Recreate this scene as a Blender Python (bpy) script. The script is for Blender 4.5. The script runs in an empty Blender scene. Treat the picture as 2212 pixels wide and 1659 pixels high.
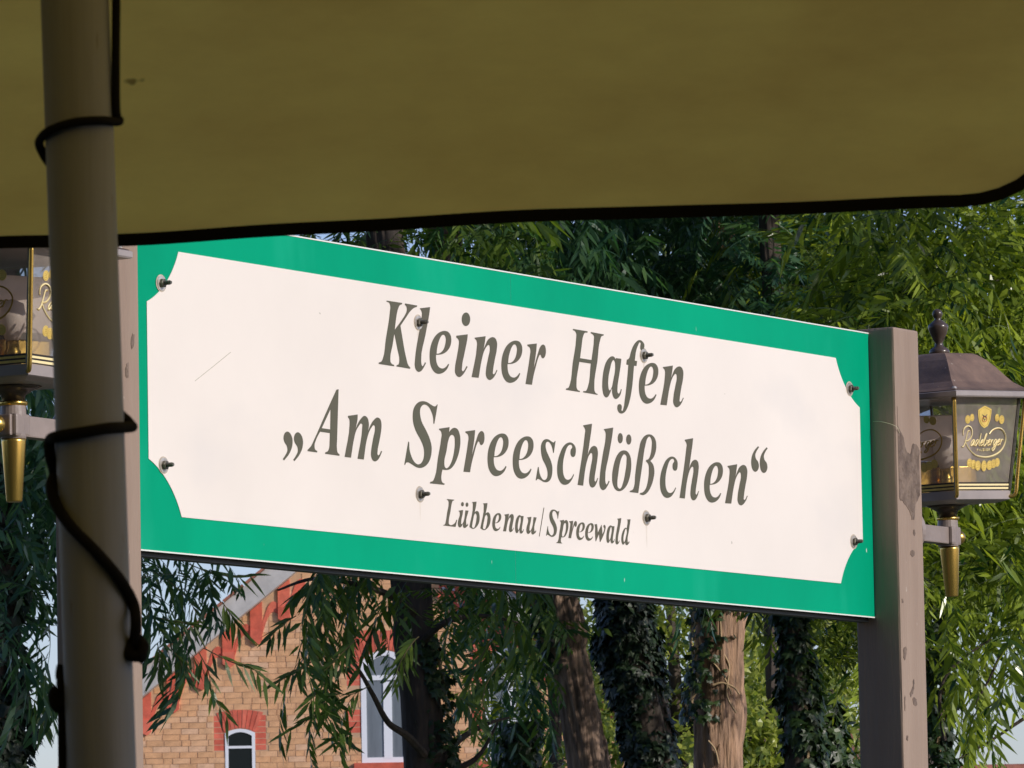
import bpy, bmesh, math, random
import numpy as np
from mathutils import Vector, Matrix, noise as mnoise

R = math.radians
rng = np.random.default_rng(11)
random.seed(5)
scene = bpy.context.scene
COL = scene.collection

# ------------------------------------------------------------------ camera
CZ = 1.6                                   # eye height above the ground
FPX = 13500.0                              # focal length for a 2212 px wide frame
PITCH, ROLL = 0.10239, -0.01781
cp, sp, cr, sr = math.cos(PITCH), math.sin(PITCH), math.cos(ROLL), math.sin(ROLL)
FWD = Vector((0, cp, sp)); U0 = Vector((0, -sp, cp)); R0 = Vector((1, 0, 0))
RIGHT = R0*cr + U0*sr
UP = R0*(-sr) + U0*cr
cam = bpy.data.cameras.new('camera')
cam.sensor_width = 36.0
cam.lens = FPX/2212*36
cam.clip_start = 0.1
cam.clip_end = 3000
cam_o = bpy.data.objects.new('camera', cam); COL.objects.link(cam_o)
m = Matrix.Identity(4)
for i in range(3):
    m[i][0] = RIGHT[i]; m[i][1] = UP[i]; m[i][2] = -FWD[i]
m[2][3] = CZ
cam_o.matrix_world = m
cam.dof.use_dof = True
cam.dof.focus_distance = 13.6
cam.dof.aperture_fstop = 80
scene.camera = cam_o

# ------------------------------------------------------------------ sign frame of reference, sun
TH = 0.56824                               # bearing of the board from the line of sight
D3 = Vector((math.sin(TH), math.cos(TH), 0))
N3 = Vector((math.cos(TH), -math.sin(TH), 0))
O3 = Vector((-0.70892, 12.0, 0.92257+CZ))
Z3 = Vector((0, 0, 1))
SUN_EL = R(24)
sun_h = (N3*math.cos(R(3)) + D3*math.sin(R(3))).normalized()
to_sun = Vector((sun_h.x*math.cos(SUN_EL), sun_h.y*math.cos(SUN_EL), math.sin(SUN_EL)))
w = bpy.data.worlds.new('World'); scene.world = w; w.use_nodes = True
nt = w.node_tree; nt.nodes.clear()
sky = nt.nodes.new('ShaderNodeTexSky'); sky.sky_type = 'NISHITA'; sky.sun_disc = False
sky.sun_elevation = SUN_EL
sky.sun_rotation = math.atan2(sun_h.x, sun_h.y)
sky.air_density = 1.0; sky.dust_density = .7; sky.ozone_density = 1.6
bg = nt.nodes.new('ShaderNodeBackground'); bg.inputs[1].default_value = 0.12
wo = nt.nodes.new('ShaderNodeOutputWorld')
tint = nt.nodes.new('ShaderNodeMix'); tint.data_type = 'RGBA'; tint.blend_type = 'MULTIPLY'; tint.inputs['Factor'].default_value = 1.0
tint.inputs['B'].default_value = (.97, .96, 1.26, 1)
nt.links.new(sky.outputs[0], tint.inputs['A']); nt.links.new(tint.outputs['Result'], bg.inputs[0]); nt.links.new(bg.outputs[0], wo.inputs[0])
sl = bpy.data.lights.new('sun', 'SUN'); sl.energy = 3.35; sl.angle = R(0.5); sl.color = (1.0, 0.93, 0.83)
so = bpy.data.objects.new('sun', sl); COL.objects.link(so)
so.rotation_euler = (-to_sun).to_track_quat('-Z', 'Y').to_euler()
so.location = (20, -10, 20)
vs = scene.view_settings
vs.view_transform = 'Standard'; vs.look = 'None'; vs.exposure = 0.0; vs.gamma = 1.0; vs.use_curve_mapping = False
scene.render.engine = 'CYCLES'
scene.cycles.max_bounces = 8
scene.cycles.transparent_max_bounces = 16

# ------------------------------------------------------------------ helpers
def ray(px, py):
    return FWD + RIGHT*((px-1106)/FPX) - UP*((py-829.5)/FPX)
def P(px, py, D):
    """a point of the place seen in that direction, D metres away"""
    r = ray(px, py); r = r*(D/r.y); return Vector((r.x, r.y, r.z+CZ))
def S(u, v, off=0.0):
    """a point on the board: u along it, v up it, off in front of it"""
    return O3 + D3*u + Z3*v + N3*off
def plane_uv(px, py, off=0.0):
    r = ray(px, py); c = Vector((0, 0, CZ)); o = O3 + N3*off
    t = (o-c).dot(N3)/r.dot(N3); p = c + r*t - o
    return p.dot(D3), p.z

def tag(o, label=None, cat=None, group=None, kind=None):
    if label: o['label'] = label
    if cat: o['category'] = cat
    if group: o['group'] = group
    if kind: o['kind'] = kind
    return o
def empty(name, loc=(0, 0, 0), rot=(0, 0, 0)):
    o = bpy.data.objects.new(name, None); COL.objects.link(o)
    o.location = loc; o.rotation_euler = rot; o.empty_display_size = .1
    return o
def link(name, me, mats=(), parent=None, smooth=False, world=False):
    o = bpy.data.objects.new(name, me); COL.objects.link(o)
    if not isinstance(mats, (list, tuple)): mats = [mats]
    if len(me.materials) == 0:
        for mm in mats: me.materials.append(mm)
    if smooth:
        me.polygons.foreach_set('use_smooth', [True]*len(me.polygons))
    if parent is not None:
        o.parent = parent
        if world: o.matrix_parent_inverse = PINV[parent.name]
    return o
PINV = {}
def thing(name, label, cat, loc=(0, 0, 0), rot=(0, 0, 0), group=None, kind=None):
    o = empty(name, loc, rot); tag(o, label, cat, group, kind)
    mw = Matrix.Translation(Vector(loc))
    PINV[o.name] = mw.inverted()
    return o
def frommesh(bm):
    me = bpy.data.meshes.new('mesh'); bm.normal_update(); bm.to_mesh(me); bm.free(); return me
def add_box(bm, c, s, rot=None, bevel=0.0):
    r = bmesh.ops.create_cube(bm, size=1.0)
    M = Matrix.Translation(Vector(c)) @ (rot.to_4x4() if rot else Matrix.Identity(4)) @ Matrix.Diagonal((s[0], s[1], s[2], 1))
    bmesh.ops.transform(bm, matrix=M, verts=r['verts'])
    if bevel:
        es = list({e for v in r['verts'] for e in v.link_edges})
        bmesh.ops.bevel(bm, geom=es, offset=bevel, segments=2, affect='EDGES', profile=.6)
def box(name, c, s, mat, parent=None, rot=None, bevel=0.0, world=False):
    bm = bmesh.new(); add_box(bm, c, s, rot, bevel)
    return link(name, frommesh(bm), mat, parent, world=world)
def lathe_bm(bm, prof, seg=24, c=(0, 0, 0), M=None, cap=True):
    rings = []
    for r, z in prof:
        rings.append([bm.verts.new(((M @ Vector((r*math.cos(a), r*math.sin(a), z))) if M else Vector((r*math.cos(a), r*math.sin(a), z))) + Vector(c))
                      for a in [2*math.pi*i/seg for i in range(seg)]])
    for a, b in zip(rings[:-1], rings[1:]):
        for i in range(seg):
            j = (i+1) % seg
            bm.faces.new((a[i], a[j], b[j], b[i]))
    if cap:
        bm.faces.new(rings[0][::-1]); bm.faces.new(rings[-1])
def tube_bm(bm, pts, rad, seg=8, cap=True):
    pts = [Vector(p) for p in pts]; n = len(pts)
    if not isinstance(rad, (list, tuple)): rad = [rad]*n
    rings = []; prev = None
    for i, p in enumerate(pts):
        t = (pts[min(i+1, n-1)] - pts[max(i-1, 0)]).normalized()
        if prev is None:
            a = Vector((0, 0, 1)) if abs(t.z) < .9 else Vector((1, 0, 0)); x = t.cross(a).normalized()
        else:
            x = (prev - t*prev.dot(t)).normalized()
        prev = x; y = t.cross(x)
        rings.append([bm.verts.new(p + (x*math.cos(2*math.pi*k/seg) + y*math.sin(2*math.pi*k/seg))*rad[i]) for k in range(seg)])
    for a, b in zip(rings[:-1], rings[1:]):
        for k in range(seg):
            j = (k+1) % seg; bm.faces.new((a[k], a[j], b[j], b[k]))
    if cap:
        bm.faces.new(rings[0][::-1]); bm.faces.new(rings[-1])
def crom(pts, n=6, closed=False):
    """Catmull-Rom through pts"""
    pts = [Vector(p) for p in pts]; out = []; N = len(pts)
    rngi = range(N if closed else N-1)
    for i in rngi:
        if closed: p0, p1, p2, p3 = pts[i-1], pts[i], pts[(i+1) % N], pts[(i+2) % N]
        else: p0, p1, p2, p3 = pts[max(i-1, 0)], pts[i], pts[i+1], pts[min(i+2, N-1)]
        for k in range(n):
            t = k/n
            out.append(.5*((2*p1) + (p2-p0)*t + (2*p0-5*p1+4*p2-p3)*t*t + (3*p1-p0-3*p2+p3)*t*t*t))
    if not closed: out.append(pts[-1])
    return out
def smooth_contour(c, n=5):
    """c: list of [x, y, corner]; spans next to a corner keep their end tangent straight"""
    N = len(c); out = []
    for i in range(N):
        p1 = np.array(c[i][:2], float); p2 = np.array(c[(i+1) % N][:2], float)
        p0 = np.array(c[i-1][:2], float); p3 = np.array(c[(i+2) % N][:2], float)
        k1, k2 = c[i][2], c[(i+1) % N][2]
        L = np.linalg.norm(p2-p1)
        def tan(a, b, cc):                  # tangent at b, scaled to this span
            la, lb = np.linalg.norm(b-a)+1e-9, np.linalg.norm(cc-b)+1e-9
            t = (b-a)/la*lb + (cc-b)/lb*la
            return t/(np.linalg.norm(t)+1e-9)*L
        m1 = (p2-p1) if k1 else tan(p0, p1, p2)
        m2 = (p2-p1) if k2 else tan(p1, p2, p3)
        if k1 and k2: out.append(p1); continue
        for k in range(n):
            t = k/n
            out.append((2*t**3-3*t**2+1)*p1 + (t**3-2*t**2+t)*m1 + (-2*t**3+3*t**2)*p2 + (t**3-t**2)*m2)
    return out
def np_mesh(V, F, tint=None):
    me = bpy.data.meshes.new('mesh'); V = np.asarray(V, np.float32); F = np.asarray(F, np.int32)
    me.vertices.add(len(V)); me.vertices.foreach_set('co', V.ravel())
    me.loops.add(F.size); me.loops.foreach_set('vertex_index', F.ravel())
    me.polygons.add(len(F)); me.polygons.foreach_set('loop_start', np.arange(0, F.size, F.shape[1], dtype=np.int32))
    me.update(calc_edges=True)
    me.polygons.foreach_set('use_smooth', [False]*len(me.polygons))
    if tint is not None:
        a = me.attributes.new('tint', 'FLOAT', 'POINT'); a.data.foreach_set('value', np.asarray(tint, np.float32))
    return me

# ------------------------------------------------------------------ materials
def mat(name, col=(.5, .5, .5), rough=.6, metal=0.0, var=0.0, vscale=8.0, col2=None, bump=0.0, bscale=60.0, coat=0.0, stretch=None, spec=None, detail=6):
    mm = bpy.data.materials.new(name); mm.use_nodes = True
    t = mm.node_tree; b = t.nodes['Principled BSDF']
    b.inputs['Base Color'].default_value = (*col, 1); b.inputs['Roughness'].default_value = rough; b.inputs['Metallic'].default_value = metal
    if spec is not None: b.inputs['Specular IOR Level'].default_value = spec
    if coat: b.inputs['Coat Weight'].default_value = coat
    tc = t.nodes.new('ShaderNodeTexCoord'); mp = t.nodes.new('ShaderNodeMapping'); t.links.new(tc.outputs['Object'], mp.inputs[0])
    if stretch: mp.inputs['Scale'].default_value = stretch
    if var or col2:
        n = t.nodes.new('ShaderNodeTexNoise'); n.inputs['Scale'].default_value = vscale; n.inputs['Detail'].default_value = detail; n.inputs['Roughness'].default_value = .6
        t.links.new(mp.outputs[0], n.inputs['Vector'])
        rp = t.nodes.new('ShaderNodeValToRGB'); rp.color_ramp.elements[0].position = .32; rp.color_ramp.elements[1].position = .7
        c2 = col2 if col2 else tuple(max(0, c*(1-var)) for c in col)
        c1 = col if col2 else tuple(min(1, c*(1+var*.5)) for c in col)
        rp.color_ramp.elements[0].color = (*c2, 1); rp.color_ramp.elements[1].color = (*c1, 1)
        t.links.new(n.outputs['Fac'], rp.inputs[0]); t.links.new(rp.outputs[0], b.inputs['Base Color'])
    if bump:
        n2 = t.nodes.new('ShaderNodeTexNoise'); n2.inputs['Scale'].default_value = bscale; n2.inputs['Detail'].default_value = 8
        t.links.new(mp.outputs[0], n2.inputs['Vector'])
        bp = t.nodes.new('ShaderNodeBump'); bp.inputs['Strength'].default_value = bump; bp.inputs['Distance'].default_value = .01
        t.links.new(n2.outputs['Fac'], bp.inputs['Height']); t.links.new(bp.outputs[0], b.inputs['Normal'])
    return mm
def speckle(mm, col, scale, thr, stretch=(1, 1, 1), width=.02, detail=2):
    """worn spots of another colour laid over whatever drives the base colour"""
    t = mm.node_tree; b = t.nodes['Principled BSDF']
    tc = t.nodes.new('ShaderNodeTexCoord'); mp = t.nodes.new('ShaderNodeMapping'); mp.inputs['Scale'].default_value = stretch
    mp.inputs['Location'].default_value = (random.random()*9,)*3
    n = t.nodes.new('ShaderNodeTexNoise'); n.inputs['Scale'].default_value = scale; n.inputs['Detail'].default_value = detail
    r = t.nodes.new('ShaderNodeMapRange'); r.inputs['From Min'].default_value = thr; r.inputs['From Max'].default_value = thr+width
    mx = t.nodes.new('ShaderNodeMix'); mx.data_type = 'RGBA'
    t.links.new(tc.outputs['Object'], mp.inputs[0]); t.links.new(mp.outputs[0], n.inputs['Vector']); t.links.new(n.outputs['Fac'], r.inputs['Value'])
    t.links.new(r.outputs[0], mx.inputs['Factor'])
    ln = b.inputs['Base Color'].links
    if ln: t.links.new(ln[0].from_socket, mx.inputs['A'])
    else: mx.inputs['A'].default_value = b.inputs['Base Color'].default_value
    mx.inputs['B'].default_value = (*col, 1)
    t.links.new(mx.outputs['Result'], b.inputs['Base Color'])
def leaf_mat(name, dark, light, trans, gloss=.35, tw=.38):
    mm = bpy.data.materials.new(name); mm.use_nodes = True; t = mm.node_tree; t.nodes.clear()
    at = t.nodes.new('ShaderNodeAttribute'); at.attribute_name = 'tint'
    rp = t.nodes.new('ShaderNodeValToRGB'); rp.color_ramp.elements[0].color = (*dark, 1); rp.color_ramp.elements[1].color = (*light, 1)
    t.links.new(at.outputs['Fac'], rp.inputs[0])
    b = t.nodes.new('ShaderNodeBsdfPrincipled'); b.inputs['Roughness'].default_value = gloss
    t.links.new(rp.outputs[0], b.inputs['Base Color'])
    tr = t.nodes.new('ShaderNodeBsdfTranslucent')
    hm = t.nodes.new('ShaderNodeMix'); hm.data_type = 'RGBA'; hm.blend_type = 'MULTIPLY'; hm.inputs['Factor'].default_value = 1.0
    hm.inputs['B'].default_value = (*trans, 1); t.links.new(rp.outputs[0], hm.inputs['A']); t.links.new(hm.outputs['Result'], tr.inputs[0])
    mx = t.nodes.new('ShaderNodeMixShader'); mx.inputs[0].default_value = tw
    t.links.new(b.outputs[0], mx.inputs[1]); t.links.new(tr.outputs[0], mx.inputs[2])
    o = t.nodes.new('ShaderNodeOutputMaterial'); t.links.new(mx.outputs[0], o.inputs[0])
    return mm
M = {}
M['green'] = mat('green_enamel', (.0, .33, .175), .5, spec=.05, var=.16, vscale=2.0, stretch=(1, 1, .5))
speckle(M['green'], (.01, .36, .21), 3.5, .60, (1.2, 1.2, .35), .16, 5)
speckle(M['green'], (.5, .55, .5), 60, .765, (1, 1, .25), .02)
M['edge'] = mat('panel_edge', (.72, .74, .70), .4)
M['white'] = mat('white_enamel', (.755, .70, .645), .5, spec=.25, var=.05, vscale=1.9)
speckle(M['white'], (.665, .63, .60), 1.7, .53, (1, 1, 1.6), .22, 7)
speckle(M['white'], (.45, .42, .36), 38, .79, (1, 1, 1), .015)
M['ink'] = mat('grey_brown_lettering', (.112, .100, .072), .5, spec=.2, col2=(.095, .098, .066), vscale=5)
M['steel'] = mat('bolt_steel', (.42, .39, .35), .38, .85, var=.3, vscale=80)
M['washer'] = mat('washer_steel', (.62, .57, .50), .35, .6, var=.3, vscale=60)
M['nut'] = mat('nut_steel', (.16, .15, .12), .45, .7, var=.4, vscale=80)
M['post'] = mat('brown_post_paint', (.335, .255, .20), .5, spec=.15, var=.16, vscale=9.0, stretch=(1.6, 1.6, .16), bump=.28, bscale=70, col2=(.265, .195, .152))
speckle(M['post'], (.10, .075, .06), 34, .745, (1, 1, .45), .02, 4)
speckle(M['post'], (.50, .44, .38), 55, .74, (1, 1, .5), .02, 3)
M['peel'] = mat('bare_weathered_post', (.22, .16, .12), .7, bump=.9, bscale=80, col2=(.09, .06, .045), vscale=45, stretch=(1, 1, .6))
M['dark'] = mat('dark_backing', (.03, .035, .038), .5)
M['olive'] = None
M['pole'] = mat('parasol_mast_aluminium', (.15, .168, .205), .6, 0, var=.22, vscale=5, stretch=(9, 9, .35), bump=.06, bscale=50)
speckle(M['pole'], (.10, .095, .085), 40, .70, (3, 3, .5), .03, 4)
M['cord'] = mat('black_cord', (.006, .006, .007), .8, spec=.08, bump=.5, bscale=900)
M['trim'] = mat('black_hem_tape', (.004, .004, .005), .9, bump=.2, bscale=500, spec=.08)
M['lampblack'] = mat('lantern_brown_black_paint', (.19, .122, .082), .42, var=.35, vscale=18, bump=.12, bscale=90)
speckle(M['lampblack'], (.33, .27, .22), 90, .70, (1, 1, 1), .03, 3)
M['fin'] = mat('finial_paint', (.07, .05, .04), .25, var=.3, vscale=30)
M['trimgrey'] = mat('lantern_tray_grey', (.32, .28, .27), .4, var=.15, vscale=12)
M['brass'] = mat('brass', (.74, .50, .13), .27, .9, var=.28, vscale=14, stretch=(1, 1, .25))
M['gold'] = mat('gold_print', (.80, .58, .15), .4, .2, var=.2, vscale=40)
M['goldl'] = mat('pale_gold_print', (.92, .78, .42), .4, .1)
M['goldd'] = mat('dark_gold_print', (.42, .27, .05), .5, .1)
M['crest'] = mat('crest_blue', (.05, .06, .14), .5)
M['crestr'] = mat('crest_red', (.45, .12, .06), .5)
M['stripe'] = mat('stripe_black', (.025, .018, .015), .4)
M['insert'] = mat('lamp_insert_enamel', (.90, .76, .70), .35, var=.08, vscale=6)
M['inband'] = mat('lamp_insert_band', (.16, .13, .11), .4)
M['bracket'] = mat('bracket_paint', (.27, .22, .20), .42, var=.2, vscale=12, bump=.1, bscale=60)
def glass(name, dust, col):
    mm = bpy.data.materials.new(name); mm.use_nodes = True; t = mm.node_tree; t.nodes.clear()
    tc = t.nodes.new('ShaderNodeTexCoord')
    n = t.nodes.new('ShaderNodeTexNoise'); n.inputs['Scale'].default_value = 22; n.inputs['Detail'].default_value = 8; t.links.new(tc.outputs['Object'], n.inputs['Vector'])
    r = t.nodes.new('ShaderNodeMapRange'); r.inputs['From Min'].default_value = .3; r.inputs['From Max'].default_value = .72
    r.inputs['To Min'].default_value = dust*.8; r.inputs['To Max'].default_value = min(1, dust*1.25)
    t.links.new(n.outputs['Fac'], r.inputs['Value'])
    tr = t.nodes.new('ShaderNodeBsdfTransparent'); tr.inputs[0].default_value = (.9, .9, .88, 1)
    d0 = t.nodes.new('ShaderNodeBsdfDiffuse'); d0.inputs[0].default_value = (*col, 1)
    d1 = t.nodes.new('ShaderNodeBsdfTranslucent'); d1.inputs[0].default_value = (.8, .72, .66, 1)
    df = t.nodes.new('ShaderNodeMixShader'); df.inputs[0].default_value = .4; t.links.new(d0.outputs[0], df.inputs[1]); t.links.new(d1.outputs[0], df.inputs[2])
    gl = t.nodes.new('ShaderNodeBsdfGlossy'); gl.inputs['Roughness'].default_value = .05
    fr = t.nodes.new('ShaderNodeFresnel'); fr.inputs[0].default_value = 1.5
    m1 = t.nodes.new('ShaderNodeMixShader'); t.links.new(r.outputs[0], m1.inputs[0]); t.links.new(tr.outputs[0], m1.inputs[1]); t.links.new(df.outputs[0], m1.inputs[2])
    m2 = t.nodes.new('ShaderNodeMixShader'); t.links.new(fr.outputs[0], m2.inputs[0]); t.links.new(m1.outputs[0], m2.inputs[1]); t.links.new(gl.outputs[0], m2.inputs[2])
    o = t.nodes.new('ShaderNodeOutputMaterial'); t.links.new(m2.outputs[0], o.inputs[0]); return mm
M['glassd'] = glass('dusty_pane_sunlit', .48, (.50, .43, .38))
M['glassc'] = glass('clear_pane_shaded', .22, (.4, .34, .30))
def cloth(name, col, tcol, tw):
    mm = bpy.data.materials.new(name); mm.use_nodes = True; t = mm.node_tree; b = t.nodes['Principled BSDF']
    tc = t.nodes.new('ShaderNodeTexCoord')
    n = t.nodes.new('ShaderNodeTexNoise'); n.inputs['Scale'].default_value = 3.4; n.inputs['Detail'].default_value = 8; n.inputs['Roughness'].default_value = .62
    mp = t.nodes.new('ShaderNodeMapping'); mp.inputs['Scale'].default_value = (1, 1, 2.5); t.links.new(tc.outputs['Object'], mp.inputs[0]); t.links.new(mp.outputs[0], n.inputs['Vector'])
    rp = t.nodes.new('ShaderNodeValToRGB'); rp.color_ramp.elements[0].position = .3; rp.color_ramp.elements[1].position = .7
    rp.color_ramp.elements[0].color = (*[c*.74 for c in col], 1); rp.color_ramp.elements[1].color = (*[min(.92, c*1.1) for c in col], 1)
    t.links.new(n.outputs['Fac'], rp.inputs[0])
    # small black scuffs
    n3 = t.nodes.new('ShaderNodeTexNoise'); n3.inputs['Scale'].default_value = 26; n3.inputs['Detail'].default_value = 3; t.links.new(tc.outputs['Object'], n3.inputs['Vector'])
    r3 = t.nodes.new('ShaderNodeMapRange'); r3.inputs['From Min'].default_value = .765; r3.inputs['From Max'].default_value = .80; t.links.new(n3.outputs['Fac'], r3.inputs['Value'])
    mx3 = t.nodes.new('ShaderNodeMix'); mx3.data_type = 'RGBA'; t.links.new(r3.outputs[0], mx3.inputs['Factor']); t.links.new(rp.outputs[0], mx3.inputs['A']); mx3.inputs['B'].default_value = (*[c*.35 for c in col], 1)
    t.links.new(mx3.outputs['Result'], b.inputs['Base Color']); b.inputs['Roughness'].default_value = .9
    # weave
    wv = t.nodes.new('ShaderNodeTexWave'); wv.inputs['Scale'].default_value = 260; wv.inputs['Distortion'].default_value = 1.5; t.links.new(tc.outputs['Object'], wv.inputs['Vector'])
    bp = t.nodes.new('ShaderNodeBump'); bp.inputs['Strength'].default_value = .08; bp.inputs['Distance'].default_value = .001
    t.links.new(wv.outputs['Fac'], bp.inputs['Height']); t.links.new(bp.outputs[0], b.inputs['Normal'])
    tr = t.nodes.new('ShaderNodeBsdfTranslucent')
    ml = t.nodes.new('ShaderNodeMix'); ml.data_type = 'RGBA'; ml.blend_type = 'MULTIPLY'; ml.inputs['Factor'].default_value = 1
    t.links.new(mx3.outputs['Result'], ml.inputs['A']); ml.inputs['B'].default_value = (*tcol, 1); t.links.new(ml.outputs['Result'], tr.inputs[0])
    mx = t.nodes.new('ShaderNodeMixShader'); mx.inputs[0].default_value = tw
    t.links.new(b.outputs[0], mx.inputs[1]); t.links.new(tr.outputs[0], mx.inputs[2])
    o = t.nodes['Material Output']; t.links.new(mx.outputs[0], o.inputs[0]); return mm
M['olive'] = cloth('ochre_parasol_cloth', (.93, .58, .118), (1, 1, 1), .84)
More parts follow.
